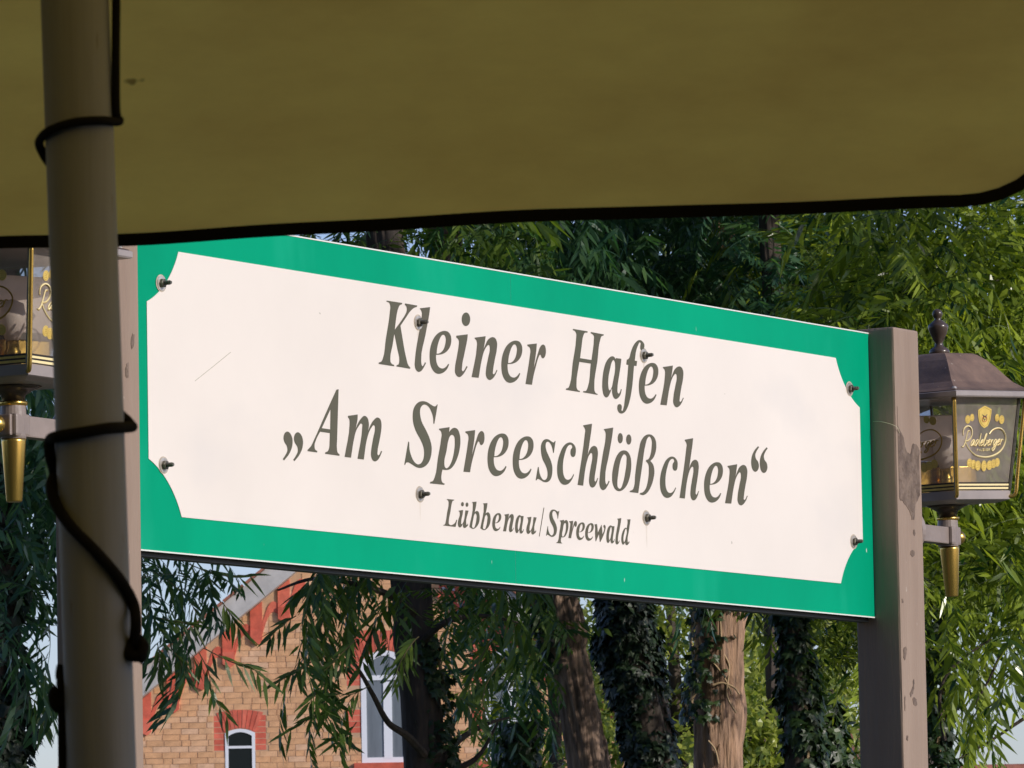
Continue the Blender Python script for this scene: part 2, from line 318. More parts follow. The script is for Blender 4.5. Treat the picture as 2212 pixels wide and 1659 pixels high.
GLYPHS = {"K":[[[8432,5597,1],[9002,5598,1],[8996,5570,1],[8911,5540,0],[8862,5486,0],[8769,5254,0],[8713,5015,1],[8983,5242,0],[9112,5363,0],[9172,5448,0],[9170,5528,0],[9105,5572,1],[9119,5598,1],[9564,5594,1],[9552,5566,1],[9440,5531,0],[9312,5460,0],[9128,5299,0],[8926,5118,1],[8975,4942,0],[9122,4466,0],[9189,4332,0],[9269,4278,1],[9259,4258,1],[8759,4266,1],[8769,4294,1],[8841,4319,0],[8870,4406,0],[8805,4630,0],[8698,4949,1],[8630,4715,0],[8532,4419,0],[8539,4340,0],[8591,4304,0],[8671,4291,1],[8661,4262,1],[8103,4267,1],[8113,4296,1],[8211,4328,0],[8266,4397,0],[8383,4794,0],[8550,5374,0],[8568,5495,0],[8538,5552,0],[8432,5573,1]]],"l":[[[9674,5547,1],[10046,5604,1],[10031,5533,0],[9857,5016,0],[9678,4471,0],[9685,4401,0],[9720,4349,0],[9775,4379,0],[9822,4437,1],[9858,4425,1],[9764,4318,0],[9663,4240,0],[9572,4218,0],[9483,4256,0],[9441,4342,0],[9453,4453,0],[9604,4995,0],[9732,5376,0],[9735,5467,0],[9700,5514,0],[9665,5531,1]]],"e":[[[10240,4626,1],[10238,4556,0],[10257,4467,0],[10327,4387,0],[10445,4359,0],[10564,4381,0],[10647,4428,0],[10703,4475,1],[10730,4460,1],[10655,4368,0],[10543,4294,0],[10414,4249,0],[10305,4235,0],[10143,4277,0],[10037,4389,0],[10002,4557,0],[10030,4740,0],[10106,4887,0],[10237,5023,0],[10422,5119,0],[10596,5154,0],[10733,5135,0],[10813,5066,0],[10828,4966,0],[10798,4873,0],[10713,4775,0],[10592,4700,0],[10445,4653,0]],[[10263,4650,1],[10284,4761,0],[10343,4896,0],[10419,5003,0],[10512,5066,0],[10584,5057,0],[10619,5010,0],[10606,4888,0],[10549,4782,0],[10455,4704,0],[10354,4664,0]]],"i":[[[11026,5090,1],[11459,5155,1],[11454,5115,0],[11335,4775,0],[11217,4431,0],[11216,4381,0],[11251,4362,0],[11296,4383,0],[11398,4484,1],[11434,4472,1],[11341,4371,0],[11230,4279,0],[11112,4230,0],[11015,4252,0],[10958,4312,0],[10957,4400,0],[11036,4652,0],[11116,4915,0],[11123,4984,0],[11092,5026,0],[11025,5050,1]],[[11564,5480,0],[11541,5407,0],[11480,5349,0],[11400,5324,0],[11321,5336,0],[11264,5383,0],[11245,5452,0],[11268,5526,0],[11328,5583,0],[11409,5609,0],[11488,5597,0],[11545,5549,0]]],"n":[[[11733,5109,1],[12147,5173,1],[12141,5143,0],[12056,4873,1],[12146,5000,0],[12230,5096,0],[12332,5154,0],[12433,5177,0],[12532,5151,0],[12585,5076,0],[12575,4945,0],[12481,4689,0],[12410,4455,0],[12405,4405,0],[12435,4393,0],[12491,4422,0],[12557,4495,1],[12580,4484,1],[12489,4372,0],[12386,4295,0],[12285,4260,0],[12195,4280,0],[12138,4355,0],[12147,4464,0],[12236,4719,0],[12307,4943,0],[12296,4982,0],[12260,4999,0],[12190,4964,0],[12068,4835,0],[11990,4680,0],[11851,4273,1],[11586,4267,1],[11809,4932,0],[11816,5002,0],[11794,5055,0],[11732,5084,1]]],"r":[[[13782,5132,1],[14149,5185,1],[14144,5144,0],[14002,4616,1],[14095,4799,0],[14204,4998,0],[14292,5126,0],[14397,5182,0],[14471,5161,0],[14505,5073,0],[14483,4961,0],[14434,4906,0],[14383,4885,0],[14331,4903,0],[14305,4946,0],[14264,4953,0],[14220,4909,0],[14091,4678,0],[13991,4470,0],[13926,4286,1],[13679,4283,1],[13876,4912,0],[13898,5004,0],[13881,5062,0],[13781,5104,1]]],"H":[[[15614,5620,1],[16200,5617,1],[16195,5589,1],[16071,5565,0],[16020,5503,0],[15942,5257,0],[15875,5010,1],[16345,5008,1],[16459,5467,0],[16462,5535,0],[16414,5567,0],[16330,5587,1],[16343,5614,1],[16864,5605,1],[16848,5578,1],[16758,5549,0],[16716,5488,0],[16580,5006,0],[16431,4420,0],[16439,4347,0],[16486,4304,0],[16564,4289,1],[16554,4270,1],[15976,4281,1],[15987,4308,1],[16105,4327,0],[16166,4399,0],[16312,4927,1],[15843,4928,1],[15709,4437,0],[15715,4355,0],[15753,4316,0],[15840,4300,1],[15835,4275,1],[15282,4282,1],[15291,4312,1],[15394,4340,0],[15445,4407,0],[15578,4874,0],[15733,5406,0],[15741,5532,0],[15700,5575,0],[15613,5594,1]]],"a":[[[17346,5130,1],[17565,5132,1],[17553,5063,0],[17462,4761,0],[17382,4471,0],[17384,4388,0],[17423,4362,0],[17478,4389,0],[17531,4472,1],[17556,4458,1],[17507,4355,0],[17414,4274,0],[17303,4235,0],[17215,4270,0],[17169,4350,0],[17163,4465,1],[17069,4343,0],[16997,4269,0],[16917,4239,0],[16830,4272,0],[16771,4393,0],[16772,4582,0],[16830,4817,0],[16935,5003,0],[17058,5107,0],[17198,5158,0],[17287,5141,0],[17331,5098,1]],[[17303,5032,0],[17245,5080,0],[17174,5033,0],[17099,4890,0],[17011,4642,0],[17006,4495,0],[17033,4419,0],[17072,4404,0],[17123,4441,0],[17230,4659,0],[17303,4864,0],[17311,4970,0]]],"f":[[[17799,5133,1],[17864,5151,0],[17916,5196,0],[17959,5283,0],[18044,5417,0],[18169,5533,0],[18332,5605,0],[18453,5588,0],[18540,5511,0],[18507,5423,0],[18445,5383,0],[18375,5412,0],[18379,5497,0],[18390,5541,0],[18355,5556,0],[18267,5478,0],[18193,5366,0],[18124,5136,1],[18218,5135,1],[18194,5026,1],[18089,5022,1],[17969,4472,0],[17880,4244,0],[17795,4101,0],[17671,3982,0],[17529,3935,0],[17411,3963,0],[17364,4038,0],[17387,4108,0],[17457,4136,0],[17536,4114,0],[17544,4051,0],[17532,4003,0],[17562,3995,0],[17624,4068,0],[17680,4240,0],[17773,4594,0],[17859,5020,1],[17775,5024,1]]],"A":[[[6558,3621,1],[6631,3634,1],[6590,3122,0],[6549,2606,0],[6536,2451,0],[6561,2350,0],[6632,2309,1],[6622,2284,1],[6121,2290,1],[6126,2321,1],[6217,2352,0],[6264,2412,0],[6285,2536,0],[6299,2721,1],[5947,2725,1],[5780,2522,0],[5742,2437,0],[5758,2357,0],[5838,2327,1],[5828,2298,1],[5493,2303,1],[5501,2329,1],[5625,2414,0],[5736,2549,0],[6146,3089,0]],[[6335,3214,1],[6313,2796,1],[6009,2801,1]]],"m":[[[6959,3118,1],[7303,3171,1],[7305,3133,0],[7217,2853,1],[7307,2978,0],[7420,3089,0],[7569,3162,0],[7669,3118,0],[7708,3017,0],[7680,2849,1],[7766,2980,0],[7899,3103,0],[8030,3162,0],[8140,3121,0],[8170,3029,0],[8152,2893,0],[8081,2681,0],[8010,2469,0],[8009,2406,0],[8032,2389,0],[8083,2411,0],[8144,2488,1],[8174,2475,1],[8100,2371,0],[8005,2287,0],[7903,2255,0],[7812,2290,0],[7772,2380,0],[7790,2495,0],[7860,2717,0],[7931,2940,0],[7923,2981,0],[7886,2994,0],[7802,2941,0],[7697,2820,0],[7629,2691,0],[7504,2267,1],[7282,2268,1],[7470,2928,0],[7472,2979,0],[7426,2995,0],[7342,2939,0],[7238,2829,0],[7171,2690,0],[7041,2274,1],[6817,2275,1],[7013,2947,0],[7015,3009,0],[6998,3059,0],[6958,3087,1]]],"lowquote":[[[4620,2082,1],[4720,2175,0],[4788,2271,0],[4777,2341,0],[4682,2436,0],[4657,2505,0],[4704,2609,0],[4794,2646,0],[4899,2608,0],[4967,2496,0],[4946,2352,0],[4854,2214,0],[4664,2060,1]],[[4986,2092,1],[5086,2185,0],[5154,2281,0],[5143,2352,0],[5048,2447,0],[5023,2516,0],[5070,2621,0],[5160,2658,0],[5266,2619,0],[5334,2507,0],[5313,2363,0],[5220,2225,0],[5029,2070,1]]],"S":[[[10271,3592,1],[10206,3394,0],[10135,3185,1],[10104,3185,1],[10095,3314,0],[10033,3430,0],[9928,3524,0],[9810,3557,0],[9690,3530,0],[9612,3447,0],[9608,3327,0],[9658,3199,0],[9805,3041,0],[9951,2860,0],[10016,2708,0],[9996,2527,0],[9905,2377,0],[9761,2278,0],[9587,2231,0],[9436,2239,0],[9266,2287,0],[9116,2317,0],[9052,2299,0],[9018,2256,1],[8993,2263,1],[9150,2745,1],[9182,2741,1],[9189,2592,0],[9239,2476,0],[9332,2363,0],[9470,2301,0],[9590,2320,0],[9689,2399,0],[9736,2534,0],[9718,2664,0],[9625,2801,0],[9437,2991,0],[9345,3164,0],[9334,3295,0],[9374,3441,0],[9496,3558,0],[9692,3621,0],[9865,3615,0],[10038,3568,0],[10146,3546,0],[10211,3561,0],[10256,3596,1]]],"p":[[[10317,3096,1],[10708,3156,1],[10699,3105,0],[10682,3041,1],[10765,3109,0],[10898,3155,0],[11018,3127,0],[11092,3024,0],[11110,2892,0],[11071,2708,0],[10966,2508,0],[10808,2341,0],[10696,2279,0],[10564,2253,0],[10411,2252,1],[10363,2095,0],[10372,2018,0],[10403,1984,0],[10486,1965,1],[10472,1940,1],[9941,1936,1],[9951,1967,1],[10056,1998,0],[10123,2080,0],[10255,2485,0],[10387,2890,0],[10408,3000,0],[10381,3046,0],[10316,3072,1]],[[10795,3001,0],[10882,2973,0],[10900,2866,0],[10860,2634,0],[10744,2409,0],[10632,2311,0],[10565,2289,0],[10501,2315,0],[10485,2380,0],[10576,2650,0],[10672,2910,0],[10717,2967,0]]],"s":[[[14825,3148,1],[14747,2891,1],[14724,2891,1],[14697,2988,0],[14621,3083,0],[14536,3116,0],[14449,3087,0],[14425,3031,0],[14444,2940,0],[14526,2830,0],[14623,2713,0],[14676,2585,0],[14672,2476,0],[14625,2350,0],[14536,2275,0],[14420,2243,0],[14305,2249,0],[14192,2280,0],[14121,2294,0],[14071,2287,0],[14041,2260,1],[14013,2263,1],[14108,2548,1],[14137,2549,1],[14161,2436,0],[14216,2347,0],[14293,2294,0],[14364,2288,0],[14452,2331,0],[14486,2403,0],[14479,2495,0],[14418,2599,0],[14293,2737,0],[14241,2895,0],[14253,3027,0],[14335,3125,0],[14451,3166,0],[14566,3161,0],[14666,3129,0],[14737,3114,0],[14781,3129,0],[14799,3150,1]]],"c":[[[15527,2489,1],[15543,2471,1],[15449,2364,0],[15315,2270,0],[15184,2237,0],[15025,2260,0],[14906,2368,0],[14872,2544,0],[14912,2740,0],[15004,2901,0],[15140,3057,0],[15288,3137,0],[15419,3162,0],[15549,3132,0],[15627,3059,0],[15631,2974,0],[15584,2878,0],[15513,2855,0],[15439,2883,0],[15419,2952,0],[15443,3016,0],[15496,3066,0],[15475,3103,0],[15403,3110,0],[15299,3060,0],[15193,2913,0],[15113,2714,0],[15098,2574,0],[15119,2451,0],[15188,2371,0],[15297,2353,0],[15421,2393,0]]],"h":[[[15958,3569,1],[16308,3627,1],[16301,3583,0],[16207,3253,0],[16096,2892,1],[16179,3033,0],[16280,3123,0],[16399,3154,0],[16496,3117,0],[16528,3025,0],[16508,2899,0],[16441,2676,0],[16374,2453,0],[16372,2401,0],[16401,2382,0],[16441,2405,0],[16496,2471,1],[16515,2462,1],[16449,2354,0],[16367,2276,0],[16278,2247,0],[16191,2275,0],[16151,2356,0],[16163,2471,0],[16236,2704,0],[16303,2937,0],[16295,2978,0],[16256,2991,0],[16196,2961,0],[16073,2797,0],[16009,2648,0],[15902,2265,1],[15684,2266,1],[16016,3386,0],[16034,3470,0],[16011,3510,0],[15957,3548,1]]],"odia":[[[17604,3140,0],[17762,3114,0],[17868,3011,0],[17893,2855,0],[17844,2631,0],[17737,2436,0],[17573,2299,0],[17362,2237,0],[17205,2276,0],[17110,2396,0],[17101,2583,0],[17164,2776,0],[17280,2972,0],[17423,3091,0]],[[17611,3055,0],[17699,3021,0],[17705,2906,0],[17646,2671,0],[17538,2423,0],[17454,2313,0],[17384,2293,0],[17315,2325,0],[17303,2429,0],[17346,2610,0],[17424,2845,0],[17509,2987,0]],[[17564,3402,0],[17548,3345,0],[17509,3302,0],[17456,3283,0],[17405,3295,0],[17369,3333,0],[17357,3387,0],[17373,3444,0],[17412,3488,0],[17464,3506,0],[17516,3495,0],[17552,3457,0]],[[17917,3397,0],[17901,3340,0],[17860,3297,0],[17807,3278,0],[17754,3289,0],[17717,3327,0],[17705,3382,0],[17721,3439,0],[17761,3483,0],[17815,3501,0],[17867,3490,0],[17905,3452,0]]],"ss":[[[17814,2246,1],[17821,2273,1],[17942,2312,0],[17995,2378,0],[18055,2645,0],[18225,3182,0],[18313,3378,0],[18459,3504,0],[18642,3562,0],[18823,3540,0],[18931,3453,0],[18956,3327,0],[18910,3176,0],[18825,3065,0],[18690,2982,1],[18809,2905,0],[18854,2771,0],[18807,2599,0],[18678,2400,0],[18512,2263,0],[18349,2213,0],[18229,2225,1],[18240,2252,1],[18351,2275,0],[18475,2356,0],[18583,2553,0],[18625,2756,0],[18616,2892,0],[18509,2970,1],[18530,2994,1],[18621,3019,0],[18706,3120,0],[18763,3293,0],[18769,3441,0],[18691,3515,0],[18578,3460,0],[18513,3350,0],[18331,2800,0],[18160,2247,1]]],"highquote":[[[23357,3625,1],[23399,3603,1],[23279,3500,0],[23223,3410,0],[23248,3339,0],[23342,3272,0],[23374,3176,0],[23309,3074,0],[23207,3037,0],[23094,3085,0],[23044,3203,0],[23070,3364,0],[23184,3506,0]],[[23737,3625,1],[23780,3604,1],[23659,3500,0],[23603,3410,0],[23628,3339,0],[23722,3271,0],[23754,3175,0],[23689,3073,0],[23586,3036,0],[23473,3084,0],[23423,3203,0],[23449,3363,0],[23563,3506,0]]],"L":[[[10566,1650,1],[10833,1654,1],[10829,1637,1],[10773,1619,0],[10749,1583,0],[10686,1394,0],[10618,1195,0],[10617,1146,0],[10660,1119,0],[10767,1130,0],[10876,1190,0],[10913,1241,1],[10934,1235,1],[10873,1089,1],[10406,1093,1],[10411,1100,1],[10483,1128,0],[10511,1188,0],[10570,1377,0],[10629,1566,0],[10622,1610,0],[10566,1636,1]]],"u":[[[11004,1434,1],[11166,1459,1],[11159,1412,0],[11087,1202,0],[11089,1163,0],[11125,1165,0],[11189,1228,0],[11262,1456,1],[11375,1457,1],[11277,1184,0],[11289,1155,0],[11312,1157,0],[11340,1183,1],[11345,1168,0],[11275,1106,0],[11221,1086,0],[11168,1104,0],[11166,1183,1],[11087,1105,0],[11033,1087,0],[10989,1104,0],[10967,1156,0],[10975,1215,0],[11046,1386,0],[11034,1415,0],[11004,1425,1]]],"udots":[[[11202,1582,0],[11195,1559,0],[11176,1542,0],[11150,1534,0],[11126,1539,0],[11108,1554,0],[11102,1575,0],[11109,1598,0],[11128,1615,0],[11153,1623,0],[11178,1618,0],[11196,1603,0]],[[11372,1582,0],[11365,1559,0],[11346,1542,0],[11320,1535,0],[11295,1539,0],[11278,1554,0],[11272,1576,0],[11279,1598,0],[11298,1616,0],[11323,1623,0],[11348,1619,0],[11366,1604,0]]],"b":[[[11519,1645,1],[11687,1665,1],[11681,1630,0],[11608,1429,1],[11654,1459,0],[11699,1471,0],[11761,1448,0],[11795,1371,0],[11783,1263,0],[11717,1170,0],[11625,1111,0],[11552,1087,0],[11472,1097,0],[11404,1121,1],[11550,1593,0],[11547,1622,0]],[[11638,1416,0],[11679,1394,0],[11676,1296,0],[11636,1185,0],[11580,1113,0],[11535,1106,0],[11503,1124,0],[11510,1178,0],[11550,1288,0],[11598,1389,0]]],"bar":[[[14304,1697,1],[14328,1696,1],[14121,1074,1],[14103,1078,1]]],"w":[[[16337,1459,1],[16433,1471,1],[16445,1423,0],[16465,1282,1],[16619,1468,1],[16629,1434,0],[16649,1257,1],[16726,1358,0],[16737,1389,0],[16700,1438,0],[16710,1459,0],[16749,1469,0],[16783,1442,0],[16764,1360,0],[16683,1234,0],[16559,1092,1],[16540,1094,1],[16512,1265,1],[16381,1095,1],[16368,1093,1],[16355,1276,0],[16360,1408,0]]],"d":[[[17672,1642,1],[17815,1655,1],[17808,1624,0],[17741,1406,0],[17680,1178,0],[17692,1143,0],[17722,1155,0],[17742,1176,1],[17751,1161,0],[17701,1107,0],[17642,1082,0],[17594,1102,0],[17577,1157,1],[17536,1103,0],[17487,1085,0],[17440,1124,0],[17424,1214,0],[17457,1318,0],[17528,1414,0],[17607,1459,0],[17661,1452,1],[17700,1608,0],[17697,1628,0]],[[17636,1441,0],[17659,1401,0],[17619,1266,0],[17578,1182,0],[17528,1144,0],[17510,1178,0],[17512,1250,0],[17555,1354,0],[17606,1429,0]]]}
LETTERS = [["K",0,0,1],["l",0,0,1],["e",0,0,1],["i",0,0,1],["n",0,0,1],["e",0.2742,0.0024,1.0],["r",0,0,1],["H",0,0,1],["a",0,0,1],["f",0,0,1],["e",0.8276,-0.0007,1.0],["n",0.7578,-0.0017,1.0],["lowquote",0,0,1],["A",0,0,1],["m",0,0,1],["S",0,0,1],["p",0,0,1],["r",-0.2469,-0.2022,1.0],["e",0.2141,-0.1988,1.0],["e",0.3119,-0.198,1.0],["s",0,0,1],["c",0,0,1],["h",0,0,1],["l",0.7128,-0.1999,1.0],["odia",0,0,1],["ss",0,0,1],["c",0.421,-0.0021,1.0],["h",0.4216,-0.0018,1.0],["e",1.0959,-0.2009,1.0],["n",1.0268,-0.2017,1.0],["highquote",0,0,1],["L",0,0,1],["u",0,0,1],["udots",0,0,1],["b",0,0,1],["b",0.0419,-0.0003,1.0],["e",0.8074,-0.0694,0.421],["n",0.7819,-0.0693,0.421],["a",0.611,-0.0691,0.421],["u",0.2641,0.0014,1.0],["bar",0,0,1],["S",1.0598,0.0154,0.421],["p",1.06,0.0156,0.421],["r",0.9513,-0.0697,0.421],["e",1.1382,-0.0697,0.421],["e",1.1742,-0.0692,0.421],["w",0,0,1],["a",0.9753,-0.0697,0.421],["l",1.3205,-0.0701,0.421],["d",0,0,1]]

# ================================================================== the setting
g = mat('ground_grass', (.07, .085, .04), .9, var=.4, vscale=3, bump=.3, bscale=20)
bm = bmesh.new(); bmesh.ops.create_grid(bm, x_segments=8, y_segments=8, size=700)
gr = link('ground', frommesh(bm), g); gr.location = (0, 300, 0); tag(gr, kind='structure')

# ================================================================== sign
SL0, SL1, SH = -.108, 2.857, .662
PF, PB, PW = .067, -.050, .118
sign = thing('harbour_sign', 'long green bordered board with white centre naming the Kleiner Hafen', 'sign', tuple(O3))
def rect_prism(bm, u0, u1, v0, v1, o0, o1):
    vs_ = [bm.verts.new(S(u, v, o)) for o in (o1, o0) for u, v in ((u0, v0), (u1, v0), (u1, v1), (u0, v1))]
    f = [bm.faces.new(vs_[0:4])]
    f.append(bm.faces.new(vs_[4:8][::-1]))
    for i in range(4):
        j = (i+1) % 4; f.append(bm.faces.new((vs_[i], vs_[i+4], vs_[j+4], vs_[j])))
    return f
def plate(name, u0, u1, v0, v1, o0, o1, mats, parent, seam=None):
    bm = bmesh.new(); f = rect_prism(bm, u0, u1, v0, v1, o0, o1)
    if len(mats) > 1:
        for q in f[1:]: q.material_index = 1
    return link(name, frommesh(bm), mats, parent, world=True)
plate('green_panel', SL0+.0005, 1.3185, 0, SH, -.004, 0, [M['green'], M['edge']], sign)
plate('green_panel', 1.3190, SL1-.0005, 0, SH, -.004, 0, [M['green'], M['edge']], sign)
for va in (-.0004, SH-.0024):
    plate('edge_trim', SL0+.001, SL1-.001, va, va+.0028, -.003, .0012, [M['edge']], sign)
plate('backing_board', SL0, SL1-.002, -.0085, SH-.006, -.045, -.016, [M['dark']], sign)
for uu in (.15, 1.32, 2.55):
    plate('batten', uu, uu+.05, .02, SH-.02, -.016, -.0042, [M['dark']], sign)
# white centre panel with scooped corners
W0, W1, V0, V1, NR = .0083, 2.8055, .0720, .5912, .107
pts = []
NC = .075; RR = math.hypot(NR+NC, NC); da = math.atan2(NC, NR+NC)
for (cx, cy, sx, sy, flip) in ((W0, V0, 1, 1, True), (W1, V0, -1, 1, False), (W1, V1, -1, -1, True), (W0, V1, 1, -1, False)):
    seg = [(cx+sx*(RR*math.cos(q)-NC), cy+sy*(RR*math.sin(q)-NC)) for q in [da+(math.pi/2-2*da)*k/16 for k in range(17)]]
    pts += seg[::-1] if flip else seg
bm = bmesh.new()
fr = [bm.verts.new(S(u, v, .0014)) for u, v in pts]; bk = [bm.verts.new(S(u, v, .0002)) for u, v in pts]
bm.faces.new(fr)
for i in range(len(fr)):
    j = (i+1) % len(fr); q = bm.faces.new((fr[i], bk[i], bk[j], fr[j])); q.material_index = 1
link('white_panel', frommesh(bm), [M['white'], M['edge']], sign, world=True)

def glyph_mesh(conts, off0, thick):
    cu = bpy.data.curves.new('glyph', 'CURVE'); cu.dimensions = '2D'; cu.fill_mode = 'BOTH'; cu.extrude = thick/2
    for c in conts:
        pl = smooth_contour(c, 4)
        s = cu.splines.new('POLY'); s.points.add(len(pl)-1)
        for k, q in enumerate(pl): s.points[k].co = (q[0]*1e-4, q[1]*1e-4, 0, 1)
        s.use_cyclic_u = True
    o = bpy.data.objects.new('tmp', cu); COL.objects.link(o)
    dg = bpy.context.evaluated_depsgraph_get()
    me = bpy.data.meshes.new_from_object(o.evaluated_get(dg))
    bpy.data.objects.remove(o); bpy.data.curves.remove(cu)
    return me
gm = {k: glyph_mesh(c, 0, .0005) for k, c in GLYPHS.items()}
BASIS = Matrix(((D3.x, 0, N3.x, 0), (D3.y, 0, N3.y, 0), (0, 1, 0, 0), (0, 0, 0, 1)))
for (gname, du, dv, s) in LETTERS:
    me = gm[gname]
    if len(me.materials) == 0: me.materials.append(M['ink'])
    nm = {'lowquote': 'quotation_mark', 'highquote': 'quotation_mark', 'bar': 'divider_line', 'udots': 'umlaut'}.get(gname, 'letter')
    o = link(nm, me, M['ink'], sign)
    p = D3*du + Z3*dv + N3*.0019
    o.matrix_local = Matrix.Translation(p) @ BASIS @ Matrix.Diagonal((s, s, 1, 1))

M['stain'] = mat('bolt_grime', (.52, .45, .36), .7, var=.3, vscale=90)
def bolt(u, v, base=.0015, ang=0.0):
    bm = bmesh.new()
    Mx = Matrix.Translation(S(u, v, base)) @ BASIS.to_3x3().to_4x4() @ Matrix.Rotation(ang, 4, 'Z')
    lathe_bm(bm, [(.0038, .004), (.0040, .0045), (.0040, .021), (.0032, .0235)], 16)
    # thread rings
    for k in range(9):
        lathe_bm(bm, [(.0040, .0095+k*.0013), (.0045, .0100+k*.0013), (.0040, .0105+k*.0013)], 14, cap=False)
    bmesh.ops.transform(bm, matrix=Mx, verts=bm.verts)
    b = link('bolt', frommesh(bm), M['nut'], sign, world=True)
    bm = bmesh.new(); lathe_bm(bm, [(.0172, -.0001), (.0168, .0001)], 24); bmesh.ops.transform(bm, matrix=Mx, verts=bm.verts)
    link('stain_ring', frommesh(bm), M['stain'], b)
    bm = bmesh.new(); lathe_bm(bm, [(.0145, 0), (.0147, .0006), (.0145, .0014), (.0045, .0016)], 28); bmesh.ops.transform(bm, matrix=Mx, verts=bm.verts)
    wv = link('washer', frommesh(bm), M['washer'], b)
    bm = bmesh.new(); lathe_bm(bm, [(.0078, .0016), (.0090, .0022), (.0090, .0078), (.0078, .0086)], 6); bmesh.ops.transform(bm, matrix=Mx, verts=bm.verts)
    link('nut', frommesh(bm), M['nut'], b)
for i, (u, v) in enumerate(((.0565, .524), (.9600, .5243), (1.8510, .528), (2.7600, .5243), (.0569, .1694), (.9561, .1685), (1.8486, .1722), (2.7624, .1714))):
    bolt(u, v, ang=.5*i)
M['run'] = mat('faint_rust_run', (.69, .625, .55), .6, var=.1, vscale=60)
for u, v, l_ in ((.9600, .5243, .05), (1.8510, .528, .06), (.9561, .1685, .045), (1.8486, .1722, .055), (.0569, .1694, .0)):
    if l_:
        bm = bmesh.new(); bm.faces.new([bm.verts.new(S(u+a, v-.012-b, .00155)) for a, b in ((-.004, 0), (-.0022, l_*.6), (-.0005, l_), (.0008, l_*.9), (.0018, l_*.4), (.0035, 0))]); link('rust_run', frommesh(bm), M['run'], sign, world=True)
def hair(name, pts, r, m_, parent):
    bm = bmesh.new(); tube_bm(bm, pts, r, 4); return link(name, frommesh(bm), m_, parent, world=True)
hair('scratch', [S(.1653, .3417, .0015), S(.225, .374, .0015), S(.2873, .4081, .0015)], .0005, mat('scratch_grey', (.30, .28, .2), .7), sign)

# ---- posts
def post(name, u0, label):
    c = S(u0+PW/2, 0, (PF+PB)/2)
    top = .672
    t = thing(name, label, 'post', (c.x, c.y, 0), (0, 0, 0), 'square posts carrying the sign')
    rot = Matrix((( D3.x, N3.x, 0), (D3.y, N3.y, 0), (0, 0, 1)))
    bm = bmesh.new(); add_box(bm, (0, 0, (O3.z+top)/2), (PW, PF-PB, O3.z+top), rot, .006)
    link('post_shaft', frommesh(bm), M['post'], t)
    return t
pr_ = post('sign_post', SL1, 'brown square steel post at the far right end of the sign, peeling paint')
pl_ = post('sign_post', SL0-PW, 'brown square steel post at the near left end of the sign, partly behind the mast')
# peeled patches on the right post
def patch(pxs, parent, off=.0008, mt='peel'):
    bm = bmesh.new(); up = [plane_uv(x, y, PF) for x, y in pxs]
    sm = smooth_contour([[a*1e4, b*1e4, 0] for a, b in up], 4)
    sm = [(q[0]*1e-4+random.uniform(-.0018, .0018), q[1]*1e-4+random.uniform(-.0022, .0022)) for q in sm]
    sm = [(min(max(u_, SL1+.0075), SL1+PW-.0075), v_) if parent is pr_ else (u_, v_) for u_, v_ in sm]
    f = bm.faces.new([bm.verts.new(S(u_, v_, PF+off)) for u_, v_ in sm])
    r = bmesh.ops.extrude_face_region(bm, geom=[f]); bmesh.ops.translate(bm, verts=[v_ for v_ in r['geom'] if isinstance(v_, bmesh.types.BMVert)], vec=-N3*(off+.0002))
    bmesh.ops.recalc_face_normals(bm, faces=bm.faces)
    return link('peeled_patch', frommesh(bm), M[mt], parent, world=True)
def cpx(ox, oy, sc, lst): return [((ox+x/sc)*.86406, (oy+y/sc)*.86406) for x, y in lst]
patch(cpx(2140, 740, 2.024, [(199, 560), (208, 650), (240, 715), (256, 790), (270, 800), (290, 748), (312, 760), (320, 850), (322, 960), (322, 1010), (300, 1060), (288, 1135), (270, 1090), (240, 1045), (222, 1030), (216, 940), (205, 800), (202, 690)]), pr_)
for lst in ([(290, 1184), (298, 1190), (295, 1216)], [(275, 1295), (296, 1300), (280, 1318)], [(234, 1532), (240, 1540), (236, 1556)]):
    patch(cpx(2140, 740, 2.024, lst), pr_)
for lst in ([(893, 690), (910, 700), (905, 770), (895, 795), (887, 760)], [(965, 1095), (985, 1105), (995, 1150), (975, 1160)], [(940, 1070), (960, 1020), (972, 955), (975, 990), (962, 1060), (945, 1090)], [(912, 1405), (925, 1408), (920, 1436)], [(893, 1100), (900, 1085), (902, 1130), (900, 1200)]):
    patch(cpx(1980, 1400, 3.19, lst), pr_)
for lst in ([(739, 620), (745, 615), (743, 690), (739, 698)], [(706, 800), (716, 775), (720, 800), (712, 860)]):
    patch(cpx(0, 560, 2.243, lst), pl_)
hair('cobweb_thread', crom([S(SL1-.001, .455, PB+.057), S(SL1-.001, .453, PB+.08), S(SL1-.002, .44, PF+.001), S(SL1+.012, .425, PF+.002)], 4), .0007, mat('thread', (.55, .5, .35), .7), pr_)

